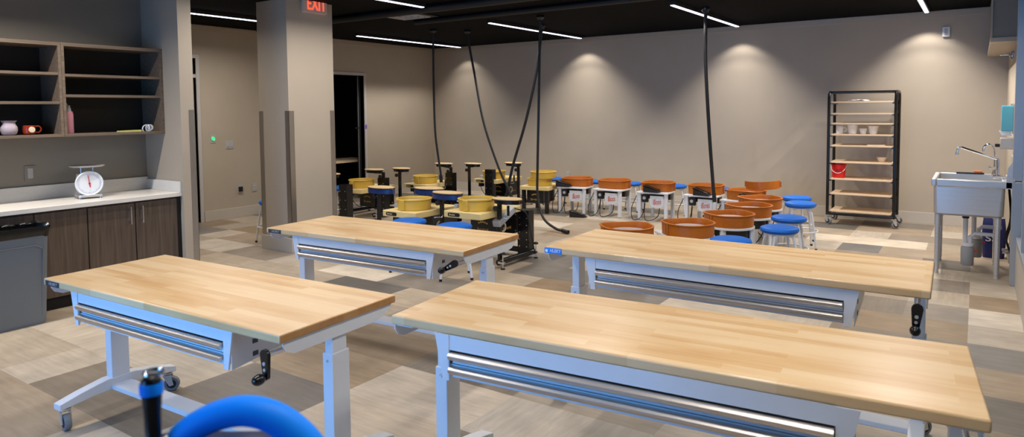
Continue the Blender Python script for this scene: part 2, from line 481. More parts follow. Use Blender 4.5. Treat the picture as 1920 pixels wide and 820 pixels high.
def back_room():
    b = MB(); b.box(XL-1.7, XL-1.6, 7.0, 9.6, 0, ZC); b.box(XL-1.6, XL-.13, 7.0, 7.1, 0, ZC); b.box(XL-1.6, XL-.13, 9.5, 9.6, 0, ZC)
    struct(b.build('wall_storeroom', M['dark'], smooth=False))  # dimness of the room put into the near-black wall colour
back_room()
t = thing('storeroom_table', 'plain wooden table in the dark room behind the open doorway', 'table', (XL-.62, 8.35, 0))
MB().box(-.35, .35, -.75, .75, .63, .665).build('tabletop', M['board'], t, bevel=.003)
for sx in (-.3, .3):
    for sy in (-.7, .7): MB().box(sx-.02, sx+.02, sy-.02, sy+.02, 0, .63).build('leg', M['black'], t)

# exit sign on the column
t = thing('exit_sign', 'red lit EXIT sign mounted high on the square column', 'sign', (CX1, 5.13, 2.735))
pts = rrect(-.162, .162, -.095, .095, .02)
MB().prism(pts, 0, .045, 'x').build('housing', M['exitbody'], t, bevel=.004)
text_mesh('lettering', 'EXIT', .195, M['exitred'], t, (.047, .012, 0), (PI/2, 0, PI/2), .003, width=.255)
MB().box(-.0, .05, -.05, .05, .095, ZC-2.735+.002-.004).build('mount', M['exitbody'], t)

# ------------------------------------------------------------------ ceiling lights and services
LED_ROWS = [(7.56, 10.16), (3.45, 5.96), (.40, 2.90)]
ZL = 2.725
LED_X = {0: [-8.08, -5.51, -2.92, -.56], 1: [-7.75, -5.27, -2.75, -.45], 2: [-5.60, -2.75, -.45]}
LED_LABEL = {(0,0): 'linear ceiling light leftmost of the far row, over the yellow wheels', (0,1): 'linear ceiling light of the far row between the two hanging cable groups',
 (0,2): 'linear ceiling light of the far row above the single hanging cable', (0,3): 'linear ceiling light at the right end of the far row, near the rack',
 (1,0): 'linear ceiling light partly hidden behind the column, left of it', (1,1): 'linear ceiling light just right of the column top at the frame edge',
 (1,2): 'middle linear ceiling light over the back worktables', (1,3): 'right linear ceiling light over the back worktables',
 (2,0): 'linear ceiling light over the alcove counter side', (2,1): 'linear ceiling light over the front left worktable', (2,2): 'linear ceiling light over the front right worktable'}
LPOW = [(28, 130), (43, 160), (24, 135)]
for r, (y0, y1) in enumerate(LED_ROWS):
    for i, x in enumerate(LED_X[r]):
        if (r, i) == (2, 0): y0, y1 = .1, 2.6
        L = y1-y0
        t = thing('linear_light', LED_LABEL[(r, i)], 'ceiling light', (x, (y0+y1)/2, ZL), 0, 'linear ceiling lights')
        MB().box(-.034, .034, -L/2, L/2, .004, .045).build('housing', M['matte'], t, smooth=False)
        MB().box(-.021, .021, -L/2+.01, -.01, -.004, .006).build('diffuser', M['led'], t, smooth=False)
        MB().box(-.021, .021, .01, L/2-.01, -.004, .006).build('diffuser', M['led'], t, smooth=False)
        for sy in (-L/2+.3, L/2-.3): MB().box(-.008, .008, sy-.02, sy+.02, .045, ZC-ZL).build('hanger', M['matte'], t, smooth=False)
        if r == 0:      # lensed emitters with a sharp cut-off, the row that washes the back wall
            for k in range(10):
                ld = bpy.data.lights.new('led_lens', 'SPOT'); ld.energy = LPOW[0][0]*(.55, 1., 1.05, 1.3)[i]*(.55 if k == 9 else 1.); ld.color = (1., .93, .86)
                ld.spot_size = math.radians(112); ld.spot_blend = .4; ld.shadow_soft_size = .02
                lo = bpy.data.objects.new('led_lens', ld); COL.objects.link(lo); lo.parent = t; lo.location = (0, -L/2+.08+(L-.10)*k/9, -.03)
            continue
        ld = bpy.data.lights.new('led_light', 'AREA'); ld.shape = 'RECTANGLE'; ld.size = .04; ld.size_y = L-.04
        ld.energy = 54 if (r, i) == (2, 0) else LPOW[r][0]; ld.color = (1., .93, .86); ld.spread = math.radians(138 if (r, i) == (2, 0) else LPOW[r][1])
        lo = bpy.data.objects.new('led_light', ld); COL.objects.link(lo); lo.parent = t; lo.location = (0, 0, -.008)
t = thing('air_diffuser', 'black louvred square air diffuser in the ceiling left of the first cable', 'vent', (-6.05, 6.50, ZC-.02))
MB().box(-.3, .3, -.3, .3, 0, .02).build('plate', M['duct'], t, smooth=False)
b = MB()
for k in range(1, 5):
    d = .28-.06*k; b.tube([(d,d,-.004),(-d,d,-.004),(-d,-d,-.004),(d,-d,-.004)], .008, 6, closed=True)
b.build('louvre', M['plate'], t, smooth=False)
for (x0, y0, x1, y1, r, lab) in ((-8.5, 6.08, .2, 6.08, .045, 'black conduit pipe running across the ceiling nearer the column'), (-6.3, 6.95, .2, 6.95, .035, 'thinner black conduit pipe under the ceiling behind the first one')):
    o = MB().cyl((x0, y0, ZC-r), (x1, y1, ZC-r), r).build('conduit_pipe', M['duct']); tag(o, lab, 'pipe')

# hanging power cables
def cable(label, pts, r=.017, plug=True):
    t = thing('power_cable', label, 'cable', pts[0], 0, 'hanging power cables')
    q = [Vector(p)-Vector(pts[0]) for p in pts]
    MB().tube(spline(q, 8), r, 8).build('cord', M['matte'], t)
    MB().lathe([(r*1.1, 0), (.05, 0), (.05, -.03), (r*1.3, -.06)], (0, 0, ZC-pts[0][2]-.002), 16).build('ceiling_cap', M['black'], t)
    if plug:
        d = (q[-1]-q[-2]).normalized(); e = q[-1]
        MB().tube([e-d*.06, e+d*.05], .026, 10).build('plug', M['matte'], t)
cable('straight black cable hanging down left of the pair of crossing cables', [(-6.80,7.9,2.765),(-6.805,7.9,2.0),(-6.79,7.9,1.25),(-6.755,7.93,.80),(-6.74,7.95,.62),(-6.735,7.955,.50)], .016)
cable('black cable swinging from upper left down towards the crossing point', [(-6.46,8.3,2.765),(-6.43,8.3,2.55),(-6.33,8.3,2.085),(-6.17,8.3,1.357),(-5.9,8.3,.68),(-5.72,8.3,.36),(-5.66,8.3,.22)], .017)
cable('thick black cable leaning from upper right down to the crossing point', [(-5.22,8.46,2.765),(-5.243,8.46,2.59),(-5.33,8.46,2.055),(-5.521,8.46,1.355),(-5.748,8.46,.715),(-5.85,8.46,.33),(-5.89,8.46,.21)], .021)
cable('black cable dropping straight then curling onto the floor beside the back worktable', [(-4.715,7.6,2.765),(-4.726,7.6,2.48),(-4.75,7.6,1.585),(-4.773,7.6,.82),(-4.75,7.56,.42),(-4.62,7.48,.15),(-4.38,7.38,.045),(-4.2,7.33,.028)], .017)
cable('single black cable hanging alone above the orange wheels on the right', [(-2.775,8.3,2.765),(-2.775,8.3,2.5),(-2.771,8.3,2.087),(-2.718,8.3,1.237),(-2.666,8.3,.60),(-2.65,8.3,.44)], .022)

# ------------------------------------------------------------------ wall fittings
def plate_x(name, label, cat, y, z, w, h, extra=None):
    t = thing(name, label, cat, (XL, y, z))
    MB().prism(rrect(-w/2, w/2, -h/2, h/2, .006), 0, .008, 'x').build('cover_plate', M['plate'], t)
    if extra: extra(t)
    return t
def ex_btn(t):
    MB().lathe([(.0, .012), (.028, .012), (.028, .008)], (0, 0, 0), 20, 'x').build('button', M['green'], t)
    MB().torus((.011, 0, 0), .032, .005, 20, 6, 'x').build('button_ring', M['steel'], t)
plate_x('exit_button', 'wall plate with a glowing green round button, left of the column', 'button', 5.628, 1.176, .075, .12, ex_btn)
def ex_sw(t):
    for y in (-.03, .03):
        MB().box(.008, .014, y-.018, y+.018, -.035, .035).build('rocker', M['wheelgrey'], t)
plate_x('light_switch', 'double light switch on the left wall beside the green button', 'switch', 5.884, 1.081, .12, .12, ex_sw)
def ex_out(t):
    for z in (-.022, .022): MB().box(.008, .012, -.016, .016, z-.014, z+.014).build('socket', M['doorframe'], t)
def ex_data(t):
    MB().box(.008, .03, -.03, .03, -.04, .03).build('jack_box', M['print'], t)
plate_x('data_outlet', 'low wall outlet with a dark jack box, left of the column', 'outlet', 6.034, .418, .085, .125, ex_data)
plate_x('wall_outlet', 'low plain outlet on the left wall right next to the column edge', 'outlet', 6.278, .418, .075, .12, ex_out)
plate_x('wall_outlet', 'outlet on the left wall between the dark doorway and the room corner', 'outlet', 9.44, .42, .075, .12, ex_out)
plate_x('wall_outlet', 'second outlet beside the doorway, nearer the back corner', 'outlet', 9.62, .42, .075, .12, ex_out)
t = thing('wall_outlet', 'outlet low on the back wall above the leftmost orange wheel', 'outlet', (-5.91, YB, .40))
MB().prism(rrect(-.04, .04, -.06, .06, .006), -.008, 0, 'y').build('cover_plate', M['plate'], t)
for z in (-.022, .022): MB().box(-.016, .016, -.012, -.008, z-.014, z+.014).build('socket', M['doorframe'], t)
t = thing('wall_sensor', 'small white sensor box high on the back wall right of the rack', 'sensor', (-.357, YB, 2.49))
MB().prism(rrect(-.04, .04, -.06, .06, .008), -.03, 0, 'y').build('housing', M['white'], t)
MB().box(-.018, .018, -.033, -.03, -.045, .045).build('lens', M['plate'], t)
t = thing('wall_outlet', 'grey outlet on the alcove wall above the counter, left of the scale', 'outlet', (XA, 2.435, 1.053))
MB().prism(rrect(-.04, .04, -.062, .062, .006), 0, .008, 'x').build('cover_plate', M['greywall'], t)
MB().prism(rrect(-.02, .02, -.042, .042, .004), .008, .012, 'x').build('socket', M['plate'], t)

# ------------------------------------------------------------------ alcove: counter, cabinets, shelves
t = thing('countertop', 'long white speckled quartz countertop with backsplash in the alcove', 'countertop', (0, 0, 0))
MB().box(XA+.001, -5.955, -.6, 3.409, .792, .83).build('slab', M['quartz'], t, bevel=.003)
MB().box(XA+.001, XA+.02, -.6, 3.409, .83, .945).build('backsplash', M['quartz'], t, bevel=.002)
MB().box(XA+.02, -5.955, 3.39, 3.409, .83, .925).build('side_splash', M['quartz'], t, bevel=.002)
def base_cab(y0, y1, label, hs):
    t = thing('base_cabinet', label, 'cabinet', (-6.0, (y0+y1)/2, 0), 0, 'dark wood base cabinets')
    w = (y1-y0)/2
    MB().box(-.54, 0, -w, w, .10, .791).build('body', M['cabinet'], t, smooth=False)
    MB().box(-.54, -.012, -w, w, 0, .10).build('toe_kick', M['dark'], t, smooth=False)
    d = MB().box(0, .019, -w+.004, w-.004, .10, .775).build('door', M['cabinet'], t, bevel=.0015)
    for s in hs:
        y = s*(w-.05); h = MB()
        h.tube([(.052, y, .60), (.052, y, .75)], .006); h.cyl((.019, y, .625), (.052, y, .625), .005); h.cyl((.019, y, .725), (.052, y, .725), .005)
        h.build('handle', M['chrome'], d)
    return t
base_cab(3.0, 3.375, 'dark wood base cabinet door at the right end beside the stub wall', (-1,))
base_cab(2.617, 3.0, 'dark wood base cabinet second from the stub wall, handle at its right', (1,))
base_cab(2.235, 2.617, 'dark wood base cabinet just right of the grey bin', ())
base_cab(1.85, 2.235, 'dark wood base cabinet hidden behind the grey bin', ())
base_cab(1.4, 1.85, 'dark wood base cabinet farthest left under the counter', (-1,))
o = MB().box(-6.54, -5.985, 3.375, 3.41, 0, .791).build('filler_strip', M['dark'], smooth=False); tag(o, 'narrow dark filler strip between the last base cabinet and stub wall', 'filler')
def wall_shelf(y0, y1, zs, label):
    t = thing('wall_shelf', label, 'shelf', (XA, (y0+y1)/2, 1.36), 0, 'open wall shelf units')
    w = (y1-y0)/2; D = .35; th = .022
    for s in (-1, 1): MB().box(0, D, *sorted((s*w, s*(w-th))), 0, .772).build('side_panel', M['shelfwood'], t, bevel=.001)
    MB().box(0, D, -w+th, w-th, 0, th).build('bottom_panel', M['shelfwood'], t, bevel=.001)
    MB().box(0, D, -w+th, w-th, .772-.028, .772).build('top_panel', M['shelfwood'], t, bevel=.001)
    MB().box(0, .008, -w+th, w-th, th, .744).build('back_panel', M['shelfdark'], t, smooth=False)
    for z in zs: MB().box(.008, D-.004, -w+th, w-th, z-1.36-.022, z-1.36).build('shelf_board', M['shelfwood'], t, bevel=.001)
wall_shelf(2.570, 3.408, (1.878, 1.708), 'right open wall shelf unit with the pink bottle, above the counter')
wall_shelf(1.70, 2.568, (1.887, 1.650), 'left open wall shelf unit with the vase and mug, cut by the frame')
# things on the shelves
ZS = 1.3835
t = thing('vase', 'small lilac glazed vase with flared rim on the left shelf unit', 'vase', (-6.3, 2.215, ZS))
MB().lathe([(.0, 0), (.035, 0), (.05, .012), (.058, .04), (.055, .065), (.042, .09), (.042, .1), (.054, .115), (.05, .115), (.038, .1), (.038, .09), (.05, .06), (0, .02)], seg=28).build('body', M['lilac'], t)
t = thing('mug', 'red brown glazed mug with a pale badge on the left shelf unit', 'mug', (-6.3, 2.352, ZS))
MB().lathe([(0, 0), (.03, 0), (.043, .012), (.046, .045), (.04, .075), (.037, .075), (.042, .045), (.038, .014), (0, .01)], seg=28).build('body', M['brownglaze'], t)
MB().torus((.005, .058, .042), .026, .006, 20, 8, 'x').build('handle', M['brownglaze'], t)
MB().lathe([(0, 0), (.024, 0), (.022, .004), (0, .005)], (.044, .004, .04), 16, 'x').build('badge', M['bisque'], t)
t = thing('water_bottle', 'pink bottle with grey cap standing in the right shelf unit', 'bottle', (-6.3, 2.645, ZS))
MB().lathe([(0, 0), (.034, 0), (.036, .01), (.036, .16), (.03, .185), (0, .185)], seg=24).build('body', M['pink'], t)
MB().lathe([(0, .185), (.022, .185), (.02, .20), (.014, .235), (0, .236)], seg=20).build('cap', M['wheelgrey'], t)
MB().tube([(0, 0, .23), (0, -.02, .26), (0, -.03, .262)], .005).build('spout', M['wheelgrey'], t)
t = thing('folded_cloth', 'flat yellow green cloth lying on the right shelf unit', 'cloth', (-6.27, 3.13, ZS))
MB().loft([[(-.06,-.09,0),(.05,-.09,0),(.05,.08,0),(-.06,.08,0)], [(-.058,-.085,.01),(.048,-.08,.012),(.045,.075,.016),(-.055,.075,.012)]]).build('cloth', M['yellowpaper'], t)
t = thing('headphones', 'tangled white corded item beside the yellow cloth on the shelf', 'cord', (-6.26, 3.27, ZS))
b = MB()
for k in range(4): b.torus((.0, .0+.012*k, .022+.004*k), .035-.004*k, .005, 20, 6, 'xyx'[k%3])
b.build('coil', M['whiteprint'], t)

# kitchen scale
t = thing('dial_scale', 'white faced dial weighing scale on the quartz counter', 'scale', (-6.27, 2.76, .8315), math.radians(-14))
MB().prism(rrect(-.1, .1, -.09, .09, .02), .012, .03).build('base', M['steel'], t, bevel=.003)
for sx in (-.085, .085):
    for sy in (-.075, .075): MB().lathe([(0, 0), (.012, 0), (.01, .014), (0, .014)], (sx, sy, 0), 14).build('foot', M['chrome'], t)
MB().box(-.07, .035, -.075, .075, .03, .205).build('body', M['plate'], t, bevel=.008)
MB().lathe([(0, .035), (.1, .035), (.105, .045), (.105, .062), (.098, .068), (.092, .062), (0, .062)], (0, 0, .125), 36, 'x').build('dial', M['whiteprint'], t)
b = MB()
for k in range(40):
    a = 2*PI*k/40; r0 = .078 if k % 5 else .072
    b.tube([(.0635, r0*math.sin(a), .125+r0*math.cos(a)), (.0635, .085*math.sin(a), .125+.085*math.cos(a))], .0009, 4)
b.build('tick_marks', M['violet'], t)
b = MB(); b.prism([(-.004, -.03), (.004, -.03), (.0015, .075), (-.0015, .075)], .066, .068, 'x'); b.lathe([(0, .066), (.008, .066), (.006, .072), (0, .072)], (0,0,0), 14, 'x')
b.build('needle', M['red'], t, loc=(0, 0, .125), rot=(math.radians(8), 0, 0))
b = MB()
for s in (-.045, .045): b.tube([(-.02, s, .20), (-.02, s, .262)], .005)
b.tube([(-.02, -.045, .245), (-.02, .045, .245)], .004); b.build('platform_post', M['chrome'], t)
MB().lathe([(0, .262), (.12, .262), (.135, .272), (.131, .275), (.12, .267), (0, .266)], (-.02, 0, 0), 36).build('weighing_plate', M['steel'], t)

# rubbish bin
t = thing('waste_bin', 'tall grey slim waste bin lined with a black bag by the cabinets', 'bin', (-5.80, 1.93, 0))
def rings(a):
    return [[(x, y, z) for x, y in rrect(-w, w, -l, l, .03)] for w, l, z in a]
MB().loft(rings([(.115, .245, 0), (.12, .25, .02), (.14, .28, .70), (.13, .27, .70), (.11, .24, .03)])).build('body', M['bin'], t)
b = MB()
for s in (-.215, .235):
    b.tube([(.117+.0005, s*.92, .06), (.138, s, .56)], .006, 8)
b.tube([(.138, -.215, .56), (.139, -.17, .59), (.139, .19, .59), (.138, .235, .56)], .006, 8); b.build('moulded_rib', M['bin'], t)
b = MB(); R_ = []
for w, l, z, j in ((.146, .287, .655, .006), (.154, .296, .69, .006), (.157, .298, .72, .008), (.146, .286, .735, .010), (.128, .268, .728, .006), (.12, .255, .60, 0)):
    R_.append([(x+random.uniform(-j, j), y+random.uniform(-j, j), z+random.uniform(-j, j)*1.6) for x, y in rrect(-w, w, -l, l, .05, 8)])
b.loft(R_, cap=False); b.build('bin_bag', M['bag'], t)
b = MB()
for y in (-.05, .05, .16): b.ball((.06, y, .742), .02, 1, 2.2, .8)
b.build('bag_fold', M['bag'], t)

# ------------------------------------------------------------------ worktables
def caster(parent, x, y, rz=0.):
    c = bpy.data.objects.new('caster', None); 
    b = MB(); b.lathe([(0, .105), (.028, .105), (.028, .098), (.02, .092), (0, .092)], (0, 0, 0), 18)
    b.prism([(-.022, .092), (.022, .092), (.034, .035), (.012, .03)], -.022, -.018, 'y'); b.prism([(-.022, .092), (.022, .092), (.034, .035), (.012, .03)], .018, .022, 'y')
    bpy.data.objects.remove(c)
    o = b.build('caster', M['steel'], parent, loc=(x, y, 0), rot=(0, 0, rz))
    MB().lathe([(.012, -.014), (.037, -.015), (.04, -.011), (.04, .011), (.037, .015), (.012, .014)], (.022, 0, .04), 22, 'y').build('wheel', M['castgrey'], o)
    MB().lathe([(0, -.018), (.024, -.016), (.024, .016), (0, .018)], (.022, 0, .04), 18, 'y').build('hub', M['matte'], o)
    return o
def worktable(label, x, y, rz, L, W, zt, badge, crank_ang, cab):
    t = thing('worktable', label, 'worktable', (x, y, 0), rz, 'adjustable butcher block worktables')
    h, w, th = L/2, W/2, .034
    MB().box(-h, h, -w, w, zt-th, zt).build('tabletop', M['block'], t, bevel=.006)
    zb = zt-th
    # end brackets: plates with rounded lower corners under both ends
    for s in (-1, 1):
        pts = [(-.285, zb), (-.285, zb-.018), (-.27, zb-.04), (-.235, zb-.055), (.185, zb-.055), (.24, zb-.045), (.285, zb-.015), (.295, zb)]
        b = MB(); b.prism(pts, s*(h-.012), s*(h-.016), 'x'); b.box(*sorted((s*(h-.016), s*(h-.09))), -.28, .28, zb-.004, zb)
        b.build('support_bracket', M['white'], t, smooth=False)
    # telescopic legs, feet and casters
    for s in (-1, 1):
        xc = s*(h-.045)
        lg = MB().box(xc-.021, xc+.021, -.038, .038, .30, zb-.004).build('leg', M['white'], t, bevel=.003)
        zs = min(.60, zt-.14) if zt < .78 else zt-.27
        sl = MB().box(xc-.027, xc+.027, -.046, .046, .14, zs).build('outer_sleeve', M['white'], lg, bevel=.003)
        MB().lathe([(0, -.049), (.006, -.048), (.006, -.045), (0, -.045)], (xc, 0, zs-.03), 10, 'y').build('bolt', M['plate'], lg)
        top = [(-.30, .135), (-.20, .16), (-.07, .185), (.07, .185), (.20, .16), (.30, .135)]
        bot = [(.30, .105), (.12, .125), (-.12, .125), (-.30, .105)]
        MB().prism(top+bot, xc-.03, xc+.03, 'x').build('foot', M['white'], t, bevel=.003)
        for sy in (-1, 1):
            caster(t, xc, sy*.265, sy*.5+.3)
    MB().box(-h+.07, h-.07, -.05, .05, .125, .15).build('cross_beam', M['white'], t, bevel=.003)
    # drawer cabinet
    cx0, cx1 = -h*cab[0], h*cab[1]
    z0, z1 = zb-.155, zb
    b = MB()
    b.box(cx0+.058, cx1-.058, -.288, -.284, zb-.053, z1)                      # apron
    for s, e in ((-1, cx0), (1, cx1)):
        q = [(e, z1), (e-s*.032, z0-.006), (e-s*.058, z0-.006), (e-s*.058, z1)]
        b.prism(q, -.292, -.284, 'y')                                        # tapered front flange
        side = [(-.285, z1), (-.285, z0-.006), (.05, z0+.035), (.24, zb-.05), (.24, z1)]
        b.prism(side, e-s*.02-.002 if s > 0 else e+.02-.002, e-s*.02+.002 if s > 0 else e+.02+.002, 'x')
    b.box(cx0+.04, cx1-.04, -.28, .2, z0+.045, z0+.05)
    b.box(cx0+.04, cx1-.04, .196, .2, z0+.045, zb)
    b.build('drawer_cabinet', M['white'], t, smooth=False)
    for k in range(2):
        a1 = zb-.057-.049*k; a0 = a1-.046
        dr = MB().box(cx0+.062, cx1-.062, -.276, .18, a0, a1-.003).build('drawer', M['white'], t, smooth=False)
        prof = [(-.276, a1-.002), (-.296, a1-.003), (-.303, a1-.006), (-.307, a1-.011), (-.307, a1-.017), (-.303, a1-.024), (-.297, a1-.029), (-.293, a1-.028), (-.299, a1-.017), (-.296, a1-.010), (-.276, a1-.009)]
        MB().prism(prof, cx0+.062, cx1-.062, 'x').build('handle_rail', M['alu'], dr)
    for zz in (zb-.075, zb-.125):
        MB().box(cx1-.0185, cx1-.016, -.19, -.165, zz-.009, zz+.009).build('side_slot', M['badge'], t, smooth=False)
    # crank
    xk = h*.95
    c = MB()
    c.cyl((xk, -.10, zb-.035), (xk, -.335, zb-.035), .007)
    c.build('crank_shaft', M['chrome'], t)
    b = MB()
    outl = []
    for k in range(9): a = PI*k/8; outl.append((.021*math.cos(a), .0+.021*math.sin(a)))
    for k in range(9): a = PI+PI*k/8; outl.append((.012*math.cos(a), -.078+.012*math.sin(a)))
    b.prism(outl, -.345, -.332, 'y')
    o = b.build('crank_handle', M['black'], t, loc=(xk, 0, zb-.035), rot=(0, crank_ang, 0))
    MB().lathe([(0, -.004), (.007, -.003), (.007, 0), (0, 0)], (0, -.345, -.03), 12, 'y').build('hole', M['plate'], o)
    MB().lathe([(0, -.004), (.006, -.003), (.006, 0), (0, 0)], (0, -.345, -.052), 12, 'y').build('hole', M['plate'], o)
    MB().ball((0, -.372, -.078), .02, 1, 1.35, 1).build('knob', M['black'], o)
    # badge on the front edge
    bx = -h+.10 if badge == 'blue' else -h+.085
    if badge == 'blue':
        bx = -h+.055
        g = MB().box(bx-.05, bx+.05, -w-.003, -w+.001, zt-.032, zt-.003).build('name_badge', M['huskyblue'], t)
        text_mesh('lettering', 'HUSKY', .026, M['whiteprint'], g, (bx+.013, -w-.004, zt-.0175), (PI/2, 0, 0), .0008, shear=.25, width=.066)
        MB().prism([(bx-.046, zt-.021), (bx-.041, zt-.009), (bx-.035, zt-.015), (bx-.029, zt-.009), (bx-.032, zt-.026), (bx-.040, zt-.027)], -w-.0045, -w-.003, 'y').build('emblem', M['whiteprint'], g)
    elif badge:
        g = MB().box(bx-.062, bx+.062, -w-.003, -w+.001, zt-.031, zt-.006).build('name_badge', M['badge'], t)
        text_mesh('lettering', 'HUSKY', .02, M['plate'], g, (bx+.01, -w-.004, zt-.0185), (PI/2, 0, 0), .0006, shear=.25, width=.08)
    return t
T1 = worktable('front left butcher block worktable nearest the grey bin, crank hanging down', -2.887, 1.767, .048, 1.691, .62, .756, 'dark', -.05, (.749, .66))
T3 = worktable('back left butcher block worktable beside the square column, crank turned outward', -3.224, 3.258, .057, 1.657, .62, .752, 'dark', 1.05, (.717, .73))
T2 = worktable('back right butcher block worktable with the bright blue badge, nearest the sink', -1.010, 3.373, .025, 1.743, .62, .826, 'blue', .06, (.735, .712))
s4 = .93
T4 = worktable('largest front right butcher block worktable cut by the bottom of the frame', -.938*s4, 2.292*s4, .0877, 1.931*s4, .62*s4, 1.55-.7966*s4, None, .05, (.782, .695))

# ------------------------------------------------------------------ pottery wheels, rust orange tubs on white tables
def dshape(r, n=16, back=.20, rc=.10, grow=0.):
    """outline: half circle toward -y, rounded square toward +y"""
    r += grow; back += grow; rc += grow*.5
    pts = [(r*math.cos(PI+PI*k/n), r*math.sin(PI+PI*k/n)) for k in range(n+1)]
    for cx, a0 in ((r-rc, 0), (-r+rc, PI/2)):
        for k in range(7):
            a = a0+PI/2*k/6; pts.append((cx+rc*math.cos(a), back-rc+rc*math.sin(a)))
    return pts
def splash_pan(parent, z, r=.215, h=.12, m=None, name='splash_pan'):
    m = m or M['orange']
    rr = lambda g, zz: [(x, y, zz) for x, y in dshape(r, grow=g)]
    b = MB(); b.loft([rr(-.006, z), rr(.0, z+.004), rr(.004, z+h-.012), rr(.013, z+h-.010), rr(.015, z+h-.002), rr(.012, z+h), rr(-.003, z+h), rr(-.006, z+h-.008), rr(-.012, z+.012)])
    o = b.build(name, m, parent)
    s = MB()
    for sx in (-1, 1):
        s.box(sx*(r+.004)-.006, sx*(r+.004)+.006, -.035, -.012, z+.002, z+h+.001); s.box(sx*(r+.003)-.005, sx*(r+.003)+.005, .01, .026, z+.02, z+h-.006)
    s.build('seam_clip', m, o, bevel=.002)
    return o
def white_wheel():
    t = thing('pottery_wheel', 'x', 'pottery wheel', (0,0,0), 0, 'white pottery wheels with rust orange splash pans')
    top = [(x, y) for x, y in dshape(.225, back=.29, rc=.015)]
    MB().prism(top, .378, .40).build('table_top', M['white'], t, bevel=.003)
    for sx in (-1, 1):
        MB().box(sx*.19-.022, sx*.19+.022, .245-.022, .245+.022, .012, .378).build('leg', M['white'], t, bevel=.003)
        MB().lathe([(0, 0), (.018, 0), (.018, .012), (0, .012)], (sx*.19, .245, 0), 14).build('foot', M['wheelgrey'], t)
        MB().box(sx*.15-.022, sx*.15+.022, -.125-.022, -.125+.022, .0, .378).build('leg', M['white'], t, bevel=.003)
    sk = [(x, y*.9) for x, y in dshape(.19, back=.10, rc=.02)]
    MB().prism(sk, .285, .378).build('motor_skirt', M['black'], t)
    pn = MB().box(-.165, .03, .268, .274, .19, .355).build('control_panel', M['white'], t)
    MB().box(-.17, .032, .27, .277, .352, .358).build('panel_hood', M['matte'], pn)
    MB().box(.075, .155, .20, .262, .255, .365).build('power_unit', M['matte'], t, bevel=.004)
    MB().cyl((.115, .262, .315), (.115, .274, .315), .022).build('knob', M['wheelgrey'], t)
    text_mesh('lettering', 'Boss', .10, M['logo'], pn, (-.07, .276, .268), (PI/2, math.radians(-8), PI), .001, shear=.35, width=.12)
    b = MB()
    for k in range(14):
        a = 2*PI*k/14; r_ = .064+.012*math.sin(k*5.1); b.ball((-.068+r_*math.cos(a), .275, .27+.7*r_*math.sin(a)), .0032, 1, .3, 1, 8)
    b.build('ink_splatter', M['logodark'], pn)
    b = MB()
    for px, pz in ((.018, .205), (-.15, .205), (-.15, .335)): b.lathe([(0, .274), (.005, .274), (.004, .277), (0, .277)], (px, 0, pz), 8, 'y')
    b.build('screws', M['badge'], pn)
    splash_pan(t, .40)
    MB().lathe([(0, .412), (.02, .412), (.02, .458), (.155, .460), (.16, .464), (.16, .476), (.157, .478), (0, .478)], seg=36).build('wheel_head', M['wheelhead'], t)
    c = MB(); c.tube(spline([(.115, .25, .26), (.12, .29, .12), (.17, .31, .03), (.26, .33, .02), (.31, .25, .16), (.27, .16, .33)], 6), .006, 6); c.build('power_cord', M['matte'], t)
    c = MB(); c.tube(spline([(-.10, .25, .20), (-.09, .27, .09), (-.03, .31, .03), (.06, .34, .02), (.11, .28, .10), (.11, .25, .24)], 6), .006, 6); c.build('pedal_cord', M['matte'], t)
    return t
proto = white_wheel()
WW = [(-4.95, 9.03, PI+.12, 'orange pan white wheel at the left end of the back row, beside the yellow stack'),
 (-4.33, 9.03, PI-.03, 'orange pan white wheel second from left in the back row'),
 (-3.66, 9.03, PI+.02, 'orange pan white wheel third from left in the back row'),
 (-2.98, 9.03, PI-.02, 'orange pan white wheel fourth in the back row, behind the single hanging cable'),
 (-2.36, 8.72, PI-.25, 'orange pan white wheel with a loose pan half resting on its tub'),
 (-2.52, 5.50, .70, 'nearest orange pan wheel, half hidden behind the back right worktable'),
 (-2.13, 5.97, .75, 'orange pan white wheel second nearest behind the back right worktable'),
 (-1.97, 6.68, .80, 'orange pan white wheel third nearest, black skirt showing over a blue stool'),
 (-1.97, 7.37, .80, 'orange pan white wheel fourth in the right hand column of wheels'),
 (-2.02, 8.04, .80, 'orange pan white wheel at the far end of the right hand column')]
for i, (x, y, rz, lab) in enumerate(WW):
    o = proto if i == 0 else copy_tree(proto)
    o.location = (x, y, 0); o.rotation_euler = (0, 0, rz); o['label'] = lab
t = thing('splash_pan_half', 'loose rust orange pan half tilted on top of the fifth wheel tub', 'splash pan', (-2.20, 8.80, .536), math.radians(20))
b = MB()
prof = [(.2*math.cos(PI*k/14), .2*math.sin(PI*k/14)) for k in range(15)]
inner = [(.19*math.cos(PI*k/14), .19*math.sin(PI*k/14)) for k in range(14, -1, -1)]
b.prism(prof+inner, 0, .10)
b.build('pan_half', M['orange'], t, rot=(0, math.radians(3), PI))
MB().box(-.215, -.185, -.03, .0, .02, .09).build('seam_clip', M['orange'], t)
MB().box(.185, .215, -.03, .0, .02, .09).build('seam_clip', M['orange'], t)

